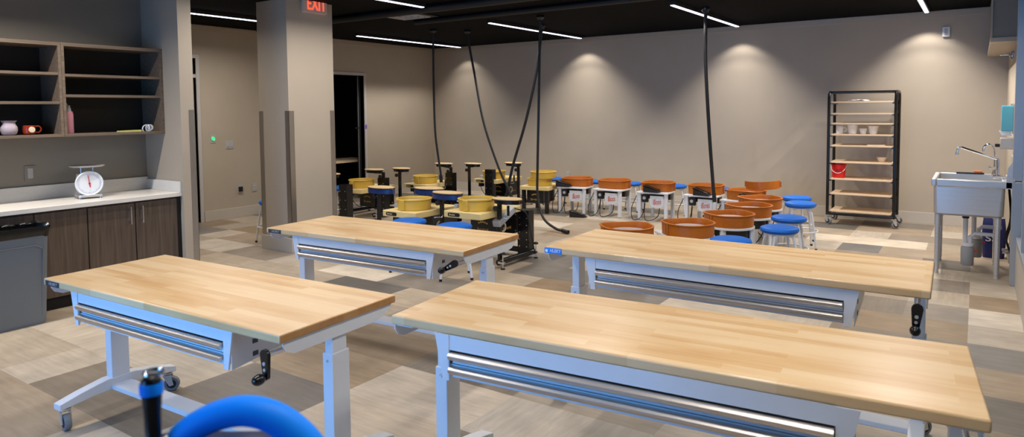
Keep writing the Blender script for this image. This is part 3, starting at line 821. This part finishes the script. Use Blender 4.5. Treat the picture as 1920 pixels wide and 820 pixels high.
# foot pedals
def pedal():
    t = thing('foot_pedal', 'x', 'foot pedal', (0,0,0), 0, 'black foot pedals')
    MB().prism([(-.11, 0), (.11, 0), (.11, .024), (-.11, .065)], -.045, .045, 'y').build('pedal_base', M['matte'], t, bevel=.004)
    MB().prism([(-.115, .072), (.10, .03), (.10, .040), (-.115, .098)], -.042, .042, 'y').build('pedal_plate', M['black'], t, bevel=.003)
    MB().tube(spline([(.11, 0, .015), (.135, -.005, .018), (.145, -.03, .014), (.13, -.06, .009)], 6), .006, 6).build('cord', M['matte'], t)
    return t
pp = pedal()
PED = [(-5.05, 8.762, .40, .1, 'black foot pedal on the white table left of the leftmost orange tub'),
 (-3.66, 8.762, .40, -.08, 'black foot pedal on the white table of the third back row wheel'),
 (-2.96, 8.762, .40, -.2, 'black foot pedal on the white table behind the single hanging cable'),
 (-2.26, 8.415, .40, -.25, 'black foot pedal on the corner of the fifth white table'),
 (-4.70, 8.55, .0, .2, 'black foot pedal on the floor between the two leftmost white wheels'),
 (-2.60, 7.75, .0, 1.0, 'black foot pedal on the floor in front of the fourth back row wheel'),
 (-2.75, 6.25, .0, 1.2, 'black foot pedal on the floor left of the second nearest orange wheel')]
for i, (x, y, z, rz, lab) in enumerate(PED):
    o = pp if i == 0 else copy_tree(pp)
    o.location = (x, y, z+.0015); o.rotation_euler = (0, 0, rz); o['label'] = lab

# ------------------------------------------------------------------ stools
def stool():
    t = thing('stool', 'x', 'stool', (0,0,0), 0, 'white framed stools with blue round seats')
    H = .50
    MB().lathe([(0, H-.056), (.14, H-.056), (.155, H-.048), (.165, H-.03), (.158, H-.012), (.13, H-.002), (.08, H), (0, H+.002)], seg=36).build('seat', M['blue'], t)
    MB().lathe([(0, H-.066), (.135, H-.066), (.135, H-.056), (0, H-.056)], seg=28).build('seat_plate', M['white'], t)
    for k in range(4):
        a = PI/4+PI/2*k; c, s = math.cos(a), math.sin(a)
        lg = MB().tube(spline([(c*.06, s*.06, H-.072), (c*.115, s*.115, H-.076), (c*.138, s*.138, H-.11), (c*.165, s*.165, H*.5), (c*.2, s*.2, .012)], 6), .0115, 10).build('leg', M['white'], t)
        MB().cyl((c*.1995, s*.1995, .022), (c*.202, s*.202, 0), .0135, 12).build('rubber_tip', M['matte'], lg)
    MB().torus((0, 0, .19), .178, .0085, 36, 8).build('foot_ring', M['white'], t)
    return t
st = stool()
ST = [(-1.62, 5.50, 1., .2, 'blue seat stool peeking over the back right worktable, nearest the camera'),
 (-1.42, 6.27, 1., .5, 'blue seat stool second nearest in the right hand line of stools'),
 (-1.48, 6.91, 1., .1, 'blue seat stool third in the right hand line, behind two nearer ones'),
 (-1.58, 7.93, 1.02, .35, 'tall looking blue seat stool in full view before the bare floor, left of the rack'),
 (-1.72, 8.42, 1.02, .6, 'blue seat stool hidden behind another stool at the far end of the line'),
 (-4.52, 4.86, 1., .3, 'left blue seat stool behind the back left worktable'),
 (-3.97, 4.87, 1., .75, 'right blue seat stool behind the back left worktable'),
 (-6.93, 5.09, 1., .14, 'stool mostly hidden behind the square column, one leg showing at its left'),
 (-7.38, 6.50, 1., .2, 'blue seat stool just right of the column edge by the dark doorway'),
 (-5.67, 9.54, .88, .2, 'low blue stool behind the leftmost white wheel, beside the yellow pans'),
 (-4.92, 9.50, .88, .5, 'low blue stool glimpsed between the first and second orange tubs'),
 (-4.30, 9.50, .88, .1, 'low blue stool glimpsed between the second and third orange tubs'),
 (-3.60, 9.50, .88, .3, 'low blue stool glimpsed between the third and fourth orange tubs'),
 (-2.99, 9.50, .88, .7, 'low blue stool right of the fourth back row tub')]
for i, (x, y, s, rz, lab) in enumerate(ST):
    o = st if i == 0 else copy_tree(st)
    o.location = (x, y, 0); o.rotation_euler = (0, 0, rz); o.scale = (1, 1, s); o['label'] = lab

# ------------------------------------------------------------------ yellow pottery wheels
def yellow_pan(b, c, z, r, h):
    b.lathe([(r-.01, z), (r-.004, z+.006), (r, z+h-.014), (r+.010, z+h-.012), (r+.011, z+h-.003), (r+.007, z+h), (r-.006, z+h), (r-.010, z+h-.01), (r-.014, z+.014), (0, z+.014)], c, 40)
def tray_outline(w=.155, d=.10):
    pts = []
    for k in range(13): a = PI*k/12; pts.append((w*math.cos(a), d*.9*math.sin(a)))
    for k in range(13): a = PI+PI*k/12; pts.append((w*math.cos(a), d*math.sin(a)*.8))
    return pts
def add_tray(t, px, py, tx, ty, z, rz, base_z=0., blue=False):
    """post at (px,py), kidney tray centred at (tx,ty)"""
    p = MB().box(px-.018, px+.018, py-.018, py+.018, base_z, z-.05).build('tray_post', M['black'], t, bevel=.002)
    MB().cyl((px, py-.018, z-.11), (px, py-.055, z-.11), .007).build('clamp_stem', M['chrome'], p)
    MB().lathe([(0, -.03), (.026, -.028), (.026, -.008), (0, 0)], (px, py-.05, z-.11), 16, 'y').build('clamp_knob', M['matte'], p)
    if blue: tr = MB().prism(tray_outline(.165, .10), z-.075, z-.018).build('tool_tray', M['traybin'], t, loc=(tx, ty, 0), rot=(0, 0, rz), bevel=.004)
    else: tr = MB().prism(tray_outline(.135, .085), z-.055, z-.012).build('tool_tray', M['black'], t, loc=(tx, ty, 0), rot=(0, 0, rz), bevel=.004)
    if blue: tr.scale = (1.18, 1.1, 1)
    MB().prism(tray_outline(.16, .11), z-.012, z).build('tray_top', M['traywood'], tr, bevel=.003)
    MB().prism(tray_outline(.162, .112), z-.018, z-.012).build('tray_edge', M['matte'], tr)
    MB().tube([(px, py, z-.06), (tx, ty, z-.052)], .016, 8).build('tray_arm', M['black'], t)
def yellow_wheel(label, x, y, rz, zs, trays, col=None, lever=True, colz=None, pedal_box=False):
    t = thing('pottery_wheel', label, 'pottery wheel', (x, y, 0), rz, 'yellow pottery wheels on black lift frames')
    MB().prism(rrect(-.235, .235, -.245, .46, .02), zs-.062, zs).build('table_top', M['cream'], t, bevel=.004)
    g = MB().prism(rrect(-.075, .075, -.018, .018, .017), -.2485, -.244, 'y').build('name_plate', M['print'], t, loc=(-.10, 0, zs-.031))
    text_mesh('lettering', 'brent', .03, M['cream'], g, (-.02, -.2495, 0), (PI/2, 0, 0), .0008, width=.07)
    b = MB(); yellow_pan(b, (0, 0, 0), zs, .182, .118); pan = b.build('splash_pan', M['yellow'], t)
    MB().box(-.03, .03, -.196, -.176, zs+.005, zs+.11).build('pan_joint', M['yellow'], pan, bevel=.003)
    MB().lathe([(0, zs+.015), (.02, zs+.015), (.02, zs+.07), (.15, .075+zs), (.15, zs+.088), (0, zs+.088)], seg=32).build('wheel_head', M['wheelhead'], t)
    bx = MB().box(-.16, .16, .10, .50, zs-.30, zs-.062).build('motor_box', M['black'], t, bevel=.006)
    for s in (1, -1):
        text_mesh('lettering', 'brent', .05, M['gold'], bx, (s*.1615, .30, zs-.22), (PI/2, 0, s*PI/2), .0008, width=.14)
    text_mesh('lettering', 'brent', .05, M['gold'], bx, (0, .0985, zs-.22), (PI/2, 0, 0), .0008, width=.14)
    b = MB()
    for k in range(5): b.ball((-.05+.025*k, .0985, zs-.155+.012*math.sin(PI*k/4)), .012, 1, .12, .8, 8)
    b.build('crest', M['gold'], bx)
    MB().torus((.163, .22, zs-.2), .045, .011, 24, 8, 'x').build('coiled_cord', M['bisque'], bx)
    b = MB()
    for yy in (.14, .46):
        for zz in (zs-.10, zs-.27): b.lathe([(0, .16), (.01, .161), (.008, .166), (0, .167)], (0, yy, zz), 10, 'x')
    b.build('bolt_heads', M['chrome'], bx)
    # tall lift column with bolts
    cx, cy = col or (.20, .56)
    cz = colz or zs+.12
    b = MB().mat(M['black']).box(cx-.07, cx+.07, cy-.05, cy+.05, .04, cz).mat(M['chrome'])
    for s in (-.045, .045):
        for k in range(5): b.lathe([(0, cy-.057), (.006, cy-.056), (.008, cy-.05), (0, cy-.05)], (cx+s, 0, .12+k*(cz-.2)/4), 10, 'y')
    b.build('lift_column', M['black'], t)
    # U shaped tubular floor frame with levelling feet
    fr = MB(); fr.tube(spline([(-.33, -.10, .06), (-.33, .45, .06), (-.28, .54, .06), (.28, .54, .06), (.33, .46, .06), (.33, -.10, .06)], 6), .030, 12)
    fr.box(-.33, .33, .50, .55, .045, .075)
    f = fr.build('base_frame', M['black'], t)
    for sx in (-.385, .385):
        for sy in (-.10, .50):
            l = MB(); l.cyl((sx, sy, .012), (sx, sy, .16), .006); l.box(sx-.05, sx+.02, sy-.012, sy+.012, .055, .075) if sx > 0 else l.box(sx-.02, sx+.05, sy-.012, sy+.012, .055, .075)
            lo = l.build('levelling_foot', M['chrome'], f)
            MB().lathe([(0, 0), (.022, 0), (.02, .012), (0, .014)], (sx, sy, 0), 14).build('foot_pad', M['matte'], lo)
            MB().lathe([(0, .148), (.026, .15), (.026, .162), (.012, .172), (0, .172)], (sx, sy, 0), 14).build('adjust_knob', M['matte'], lo)
    if lever:
        l = MB(); l.tube([(.24, .05, zs-.08), (.32, .08, zs-.075), (.33, .08, zs-.04)], .006); l.build('lever_rod', M['chrome'], t)
        MB().tube([(.33, .08, zs-.05), (.33, .08, zs+.05)], .013, 10).build('lever_grip', M['matte'], t)
        MB().tube(spline([(-.22, .1, zs-.05), (-.30, .05, zs-.02), (-.33, .1, zs-.2), (-.28, .2, zs-.33), (-.2, .3, zs-.28)], 6), .005, 6).build('power_cord', M['matte'], t)
        sp = MB().box(-.30, -.24, -.02, .06, zs-.15, zs-.07).build('speed_box', M['matte'], t, bevel=.004)
        MB().cyl((-.27, .02, zs-.07), (-.27, .02, zs+.03), .03, 14).build('speed_motor', M['wheelgrey'], sp)
    if pedal_box:
        MB().loft([[(.20,-.02,zs-.10),(.20,.26,zs+.02),(.20,.28,zs-.04),(.20,.0,zs-.16)], [(.29,-.02,zs-.10),(.29,.26,zs+.02),(.29,.28,zs-.04),(.29,.0,zs-.16)]]).build('hanging_pedal', M['wheelgrey'], t, bevel=.006)
        MB().tube(spline([(.29, .25, zs), (.40, .30, zs-.05), (.44, .32, .3), (.46, .36, .10)], 6), .006, 6).build('pedal_cord', M['matte'], t)
    for a in trays:
        add_tray(t, *a)
    return t
# trays: post x,y, tray x,y (local), height, angle, post foot height
yellow_wheel('nearest yellow pan wheel with a grey pedal, behind the back left worktable corner', -4.15, 5.45, 0, .548, [(.26, .03, .39, -.03, .69, .1, .06)], col=(.26, .50), colz=.50, pedal_box=True)
yellow_wheel('yellow pan pottery wheel behind the left blue stool and back left worktable', -4.95, 5.40, 0, .500, [(.30, .10, .36, .12, .69, 0., .06, True)], col=(.02, .60), colz=.45)
add_tray(bpy.data.objects['pottery_wheel.011'], -.27, .42, -.14, .40, .68, .1, .06, True)
yellow_wheel('yellow pan pottery wheel before the dark doorway, left of the tool trays', -7.42, 6.98, 0, .435, [(.24, .20, .16, .10, .70, .2, .55), (.31, .47, .37, .44, .70, .05, .06)], col=(.24, .20), colz=.57)
yellow_wheel('yellow pan pottery wheel below the straight hanging cable', -7.00, 7.90, 0, .435, [(.30, .25, .10, .32, .72, .1, .55)], col=(.30, .25), colz=.585)
yellow_wheel('yellow pan pottery wheel behind the crossing cables, near the back wall', -6.36, 8.82, 0, .46, [(.44, .04, .36, .02, .72, 0., .06), (-.37, -.17, -.28, -.19, .70, 0., .06)], col=(.10, -.24), colz=.62)
yellow_wheel('yellow wheel mostly hidden behind the square column, only its black post showing', -7.25, 5.62, 0, .50, [(.10, .55, -.3, .9, .67, 0., .06)], col=(.82, .16), colz=.645)
def tray_stand(label, x, y, z, rz, dx, dy):
    t = thing('tool_tray_stand', label, 'tray stand', (x, y, 0), 0, 'kidney tool trays on black posts')
    MB().box(-.12, .12, -.12, .12, 0, .02).build('base_plate', M['black'], t, bevel=.003)
    add_tray(t, dx, dy, 0, 0, z, rz, .02, True)
tray_stand('leftmost of the oval trays with a dark blue bin, on a black post', -5.64, 5.60, .68, 0, -.06, .02)
# legged yellow wheel with two stacked pans
t = thing('pottery_wheel', 'cream topped wheel on black legs with two stacked yellow pans', 'pottery wheel', (-5.46, 8.76, 0), .12, 'yellow pottery wheels on black lift frames')
MB().prism(rrect(-.24, .24, -.22, .36, .02), .345, .40).build('table_top', M['cream'], t, bevel=.004)
for sx in (-.19, .19):
    for sy in (-.17, .31): MB().box(sx-.025, sx+.025, sy-.025, sy+.025, 0, .345).build('leg', M['black'], t, bevel=.002)
bx = MB().box(-.15, .12, -.15, .28, .14, .345).build('motor_box', M['black'], t, bevel=.005)
text_mesh('lettering', 'brent', .05, M['gold'], bx, (-.01, -.1515, .20), (PI/2, 0, 0), .0008, width=.15)
b = MB()
for k in range(5): b.ball((-.06+.025*k, -.1515, .265+.012*math.sin(PI*k/4)), .012, 1, .12, .8, 8)
b.build('crest', M['gold'], bx)
b = MB(); yellow_pan(b, (0, 0, 0), .40, .182, .11); b.build('splash_pan', M['yellow'], t)
MB().tube(spline([(0, -.15, .15), (.05, -.18, .06), (.15, -.22, .02), (.05, -.3, .012), (-.1, -.25, .012)], 6), .006, 6).build('power_cord', M['matte'], t)
b = MB(); yellow_pan(b, (0, 0, 0), 0, .19, .105); o = b.build('splash_pan', M['yellow'], loc=(-5.40, 8.76, .512))
tag(o, 'upper of the two stacked yellow splash pans', 'splash pan')

# ------------------------------------------------------------------ shelf rack with wares
RX0, RX1, RY0, RY1 = -1.612, -.842, 9.765, 10.20
t = thing('ware_rack', 'tall black wheeled ware rack with nine plywood shelves against the back wall', 'rack', ((RX0+RX1)/2, (RY0+RY1)/2, 0))
hw, hd = (RX1-RX0)/2, (RY1-RY0)/2
SHZ = [1.615, 1.465, 1.335, 1.19, 1.045, .831, .609, .414, .185]
for s in (-1, 1):
    b = MB(); x = s*hw
    b.tube([(x, -hd, .125), (x, -hd, 1.66), (x, -hd+.02, 1.715), (x, -hd+.07, 1.735), (x, hd-.07, 1.735), (x, hd-.02, 1.715), (x, hd, 1.66), (x, hd, .125)], .019, 10)
    fr = b.build('side_frame', M['black'], t)
    for z in SHZ: MB().box(x-s*.03-.012, x-s*.03+.012, -hd, hd, z-.034, z-.020).build('shelf_rail', M['black'], fr)
for y in (-hd, hd):
    MB().cyl((-hw, y, .14), (hw, y, .14), .018).build('base_bar', M['black'], t)
MB().cyl((-hw, -hd+.05, 1.735), (hw, -hd+.05, 1.735), .015).build('top_bar', M['black'], t)
MB().cyl((-hw, hd-.05, 1.735), (hw, hd-.05, 1.735), .015).build('top_bar', M['black'], t)
for z in SHZ: MB().box(-hw+.028, hw-.028, -hd+.01, hd-.005, z-.019, z).build('shelf_board', M['board'], t, bevel=.001)
for sx in (-1, 1):
    for sy in (-1, 1):
        c = caster(t, sx*hw, sy*hd, .6*sx); c.scale = (1.15, 1.15, 1.15)
SHW = [z+.0015 for z in SHZ]
b = MB(); b.lathe([(0,0),(.036,0),(.042,.01),(.044,.10),(.040,.10),(.038,.012),(0,.012)], seg=24)
t = thing('mug', 'white handled mug at the left of the pots on the rack', 'mug', (-1.495, 9.90, SHW[3])); b.build('body', M['ceramic'], t)
MB().torus((.05, 0, .055), .026, .006, 18, 8, 'y').build('handle', M['ceramic'], t)
o = MB().lathe([(0,0),(.045,0),(.052,.01),(.064,.120),(.059,.120),(.047,.014),(0,.014)], seg=28).build('flower_pot', M['ceramic'], loc=(-1.345, 9.90, SHW[3])); tag(o, 'tallest white pot on the rack, second from left', 'pot')
o = MB().lathe([(0,0),(.03,0),(.036,.008),(.046,.05),(.048,.072),(.043,.072),(.032,.012),(0,.012)], seg=24).build('cup', M['ceramic'], loc=(-1.22, 9.90, SHW[3])); tag(o, 'smallest white cup among the pots on the rack', 'cup')
o = MB().lathe([(0,0),(.04,0),(.046,.01),(.06,.09),(.07,.105),(.064,.105),(.042,.014),(0,.014)], seg=28).build('flower_pot', M['ceramic'], loc=(-1.105, 9.90, SHW[3])); tag(o, 'flared white pot at the right of the pots on the rack', 'pot')
o = MB().lathe([(0,0),(.028,0),(.036,.006),(.058,.06),(.053,.06),(.03,.012),(0,.012)], seg=24).build('bowl', M['bisque'], loc=(-1.005, 9.92, SHW[5])); tag(o, 'small cream bowl alone on the right of a rack shelf', 'bowl')
t = thing('bucket', 'red plastic bucket at the left of the rack', 'bucket', (-1.50, 9.89, SHW[6]))
MB().lathe([(0,0),(.075,0),(.078,.006),(.09,.165),(.096,.167),(.096,.18),(.086,.18),(.072,.01),(0,.01)], seg=32).build('body', M['red'], t)
MB().tube(spline([(-.093, 0, .168), (-.07, -.07, .10), (0, -.098, .065), (.07, -.07, .10), (.093, 0, .168)], 6), .003, 6).build('bail_handle', M['whiteprint'], t)
text_mesh('lettering', 'ACE', .055, M['print'], t, (.02, -.0925, .10), (PI/2+.09, 0, 0), .001, width=.085)
t = thing('paper_sheet', 'crumpled white paper on the top shelf of the rack', 'paper', (-1.28, 9.93, SHW[0]))
rng = random.Random(3)
g0 = [[(-.12+.24*i/6, -.1+.2*j/4, .004+rng.uniform(0, .022)*(1 if 0 < i < 6 else .4)) for i in range(7)] for j in range(5)]
b = MB(); V = [[b.bm.verts.new(p) for p in r] for r in g0]
for j in range(4):
    for i in range(6): b._f([V[j][i], V[j][i+1], V[j+1][i+1], V[j+1][i]])
o = b.build('sheet', M['paper'], t); sm = o.modifiers.new('solid', 'SOLIDIFY'); sm.thickness = .002
o = MB().box(-.1, .1, -.09, .09, 0, .008).build('board_slab', M['bisque'], loc=(-1.06, 9.88, SHW[4]), bevel=.002); tag(o, 'thin pale clay slab lying on the rack shelf below the white pots', 'slab')

# ------------------------------------------------------------------ sink
SX0, SX1, SY0, SY1, ZR = -.325, .225, 7.34, 8.09, .88
t = thing('utility_sink', 'stainless steel utility sink on four legs at the right wall', 'sink', (0, 0, 0))
def rr3(x0, x1, y0, y1, r, z): return [(x, y, z) for x, y in rrect(x0, x1, y0, y1, r, 5)]
b = MB(); e = .012
b.loft([rr3(SX0+.03, SX1-.02, SY0+.03, SY1-.03, .05, .548), rr3(SX0+.012, SX1-.01, SY0+.012, SY1-.012, .04, .565), rr3(SX0+.008, SX1-.005, SY0+.008, SY1-.008, .03, .81), rr3(SX0+.025, SX1-.02, SY0+.025, SY1-.025, .03, .80), rr3(SX0+.04, SX1-.03, SY0+.04, SY1-.04, .04, .58)])
b.build('basin', M['steel'], t)
b = MB()
for q in ((SX0-.01, SX0+.03, SY0-.01, SY1+.01), (SX0+.03, XR-.01, SY0-.01, SY0+.03), (SX0+.03, XR-.01, SY1-.03, SY1+.01), (SX1-.03, XR-.012, SY0+.03, SY1-.03)):
    b.box(*q[:4], .815, ZR)
b.build('rim', M['steel'], t, bevel=.008)
MB().prism([(SX1+.0, .815), (XR-.004, .815), (XR-.004, 1.075), (SX1+.055, 1.075), (SX1+.01, 1.0), (SX1, .90)], SY0-.01, SY0-.004, 'y').build('end_splash', M['steel'], t)
MB().box(XR-.022, XR-.004, SY0-.004, SY1+.01, .88, 1.075).build('backsplash', M['steel'], t, bevel=.002)
for x in (SX0+.045, SX1-.05):
    for y in (SY0+.06, SY1-.06):
        lg = MB().cyl((x, y, .03), (x, y, .55), .021).build('leg', M['steel'], t)
        MB().cyl((x, y, .45), (x, y, .555), .026).build('leg_socket', M['steel'], lg)
        MB().lathe([(0, 0), (.018, 0), (.02, .012), (.014, .03), (0, .03)], (x, y, 0), 14).build('foot', M['steel'], lg)
b = MB(); b.box(.13, .23, 7.60, 7.80, ZR+.001, ZR+.03); b.cyl((.17, 7.70, .9), (.17, 7.70, 1.06), .014); 
t = thing('faucet', 'chrome faucet with a long straight swing spout on the sink', 'faucet', (0, 0, 0))
b.build('body', M['chrome'], t, bevel=.004)
MB().tube([(.17, 7.70, 1.05), (-.115, 7.68, 1.155), (-.138, 7.68, 1.15), (-.147, 7.68, 1.12), (-.148, 7.68, 1.09)], .0105, 10).build('spout', M['chrome'], t)
MB().cyl((-.148, 7.68, 1.085), (-.148, 7.68, 1.105), .014).build('aerator', M['chrome'], t)
for y in (7.62, 7.78):
    h = MB(); h.cyl((.15, y, .905), (.15, y, .96), .014); h.tube([(.15, y, .965), (.10, y-.02, .975)], .008); h.build('tap_handle', M['chrome'], t)
t = thing('gooseneck_faucet', 'small chrome gooseneck spout behind the long faucet', 'faucet', (0, 0, 0))
MB().tube(spline([(.15, 7.92, ZR), (.15, 7.92, 1.10), (.135, 7.92, 1.155), (.10, 7.92, 1.175), (.065, 7.92, 1.155), (.055, 7.92, 1.11)], 6), .0105, 10).build('spout', M['chrome'], t)
MB().lathe([(0, ZR), (.024, ZR), (.024, ZR+.02), (.014, ZR+.06), (0, ZR+.06)], (.15, 7.92, 0), 18).build('base', M['chrome'], t)
t = thing('sponge', 'orange sponge on the rear rim of the sink', 'sponge', (.02, 8.085, ZR))
MB().prism(rrect(-.035, .035, -.02, .02, .012), 0, .028).build('sponge', M['sponge'], t, bevel=.006)
o = MB().prism(rrect(-.13, .10, -.018, .018, .01), 0, .012).build('scrub_brush', M['matte'], loc=(-.03, 8.062, ZR), bevel=.003); tag(o, 'dark flat scrubber lying on the rear sink rim by the sponge', 'brush')
# soap dispensers
t = thing('soap_dispenser', 'teal translucent soap dispenser box on the right wall over the sink', 'dispenser', (XR, 8.25, 1.42))
MB().prism(rrect(-.075, .075, -.125, .125, .015), -.105, -.012, 'x').build('tank', M['soapblue'], t, bevel=.004)
MB().box(-.012, 0, -.08, .08, -.15, .13).build('back_plate', M['plate'], t)
MB().loft([[(-.12, -.04, -.125), (-.02, -.04, -.125), (-.02, .04, -.125), (-.12, .04, -.125)], [(-.10, -.03, -.165), (-.02, -.03, -.17), (-.02, .03, -.17), (-.10, .03, -.165)]]).build('push_lever', M['whiteprint'], t)
MB().box(-.03, .0, -.05, .05, .12, .14).build('top_hook', M['chrome'], t)
t = thing('soap_bottle_holder', 'small grey holder under the teal soap dispenser', 'holder', (XR, 8.2, 1.17))
MB().box(-.11, 0, -.04, .04, -.05, .06).build('holder', M['plate'], t, bevel=.006)
MB().box(-.15, -.11, -.018, .018, -.03, .0).build('nozzle', M['matte'], t)
# drain fittings
def interceptor(label, x, y, z0):
    t = thing('drain_canister', label, 'drain trap', (x, y, z0), 0, 'drain canisters under the sink')
    MB().lathe([(0, 0), (.045, 0), (.052, .01), (.054, .16), (.048, .175), (.03, .18), (0, .18)], seg=24).build('canister', M['canister'], t)
    MB().lathe([(0, .18), (.05, .18), (.05, .20), (.03, .21), (0, .21)], seg=24).build('lid', M['pvc'], t)
    MB().cyl((-.02, 0, .20), (-.02, 0, .543-z0), .02, 14).build('drain_pipe', M['pvc'], t)
    MB().tube([(.02, 0, .20), (.02, 0, .27), (.05, 0, .30), (.20, 0, .30)], .018, 10).build('outlet_pipe', M['pvc'], t)
    MB().cyl((-.02, 0, .50-z0), (-.02, 0, .542-z0), .028, 14).build('nut', M['matte'], t)
    MB().cyl((.05, 0, .14), (.075, 0, .14), .008).build('drain_tap', M['red'], t)
interceptor('nearer grey drain canister hanging under the sink', -.045, 7.60, .06)
interceptor('rear grey drain canister under the sink, nearer the back wall', .02, 7.95, .08)
t = thing('supply_hoses', 'dark supply hoses and valves on the wall under the sink', 'hoses', (XR-.02, 7.72, .2))
for k, y in enumerate((-.08, .08)):
    MB().tube(spline([(0, y, 0), (-.03, y, .12), (.0, y+.02, .3), (-.02, y, .58)], 6), .008, 8).build('hose', M['matte'], t)
    MB().cyl((.018, y, 0), (-.06, y, 0), .012).build('valve', M['chrome'], t)
t = thing('supply_bag', 'navy blue bag with white lettering under the sink by the wall', 'bag', (.17, 8.45, 0))
MB().loft([rr3(-.09, .09, -.06, .06, .03, 0), rr3(-.1, .1, -.075, .075, .04, .12), rr3(-.1, .1, -.06, .06, .03, .30), rr3(-.09, .09, -.012, .012, .01, .40)]).build('bag', M['navy'], t)
text_mesh('lettering', 'SS', .09, M['whiteprint'], t, (-.02, -.077, .2), (PI/2, 0, 0), .001, width=.10)

# ------------------------------------------------------------------ machine in the foreground
t = thing('studio_machine', 'blurred dark machine at the bottom edge with an arched blue tube and upright grip', 'machine', (-.80, .50, 0), math.radians(34))
MB().box(-.24, .20, -.14, .14, .03, .60).build('cabinet', M['matte'], t, bevel=.02)
MB().box(-.28, .24, -.18, .18, 0, .03).build('base', M['matte'], t, bevel=.008)
MB().loft([[(x, y, z) for x, y in rrect(-a, a*.85, -d, d, .05)] for a, d, z in ((.22, .13, .60), (.20, .12, .95), (.17, .09, 1.08), (.13, .05, 1.112))]).build('housing', M['darkblue'], t)
ax, ay = -.080, -.018
MB().lathe([(0, 1.06), (.022, 1.06), (.016, 1.10), (.0115, 1.115), (.0115, 1.125), (.0095, 1.135), (.0105, 1.17), (.0125, 1.2), (.012, 1.212), (.009, 1.216), (0, 1.216)], (ax, ay, 0), 24).build('grip', M['black'], t)
MB().lathe([(.0100, 1.194), (.0138, 1.195), (.0142, 1.205), (.0135, 1.209), (.0100, 1.210)], (ax, ay, 0), 24).build('grip_collar', M['bluehose'], t)
MB().torus((ax+.004, ay, 1.222), .011, .0026, 24, 8).build('grip_loop', M['chrome'], t)
hs = MB(); hs.tube(spline([(-.115, -.01, 1.045), (-.098+.035, .0, 1.115), (-.045, .0, 1.136), (-.005, .0, 1.157), (.035, 0, 1.163), (.075, 0, 1.150), (.112, 0, 1.115), (.15, 0, 1.05), (.165, 0, .98)], 8), .0165, 14, r_end=.023)
hs.build('blue_tube', M['bluehose'], t)
MB().ball((-.03, -.045, 1.086), .040, 1.35, .8, 1).build('motor_cap', M['darkblue'], t)
MB().torus((-.068, -.006, 1.110), .019, .006, 20, 8, 'x').build('hose_collar', M['bisque'], t)

# ------------------------------------------------------------------ daylight and added corridor lamp
def area(name, loc, rot, sx, sy, e, col, spread=180):
    ld = bpy.data.lights.new(name, 'AREA'); ld.shape = 'RECTANGLE'; ld.size = sx; ld.size_y = sy; ld.energy = e; ld.color = col
    ld.spread = math.radians(spread)
    o = bpy.data.objects.new(name, ld); COL.objects.link(o); o.location = loc; o.rotation_euler = rot; return o
area('window_daylight', (-2.9, YF-.25, 1.25), (PI/2, 0, 0), 3.1, 1.8, 62, (.11, .42, 1.), 92)
area('corridor_fill', (XR+.6, 3.0, ZC-.05), (0, 0, 0), .5, 6.0, 40, (.7, .86, 1.))  # added lamp under the corridor ceiling, brightens the wall behind the glass
w = bpy.data.worlds.new('world'); SC.world = w; w.use_nodes = True
w.node_tree.nodes['Background'].inputs[0].default_value = (.35, .5, .75, 1); w.node_tree.nodes['Background'].inputs[1].default_value = .1

# ------------------------------------------------------------------ camera
f_px, pitch, roll, yaw = 1280.09, .058756, -.009221, .598144
cr, sr, cp, sp = math.cos(roll), math.sin(roll), math.cos(pitch), math.sin(pitch)
R = Vector((cr, sr*sp, sr*cp)); U = Vector((-sr, cr*sp, cr*cp)); F = Vector((0, cp, -sp))
Rz = Matrix.Rotation(yaw, 3, 'Z')
R, U, F = Rz@R, Rz@U, Rz@F
cd = bpy.data.cameras.new('camera'); cam = bpy.data.objects.new('camera', cd); COL.objects.link(cam)
mw = Matrix(((R.x, U.x, -F.x, 0), (R.y, U.y, -F.y, 0), (R.z, U.z, -F.z, 1.55), (0, 0, 0, 1)))
cam.matrix_world = mw
cd.sensor_fit = 'HORIZONTAL'; cd.sensor_width = 36; cd.lens = f_px/1920*36
cd.shift_y = -129.17/1920
cd.clip_start = .05
cd.dof.use_dof = True; cd.dof.focus_distance = 5.2; cd.dof.aperture_fstop = 4.5
SC.camera = cam
vs = SC.view_settings
vs.view_transform = 'Standard'; vs.look = 'None'; vs.exposure = 0.; vs.gamma = 1.; vs.use_curve_mapping = False
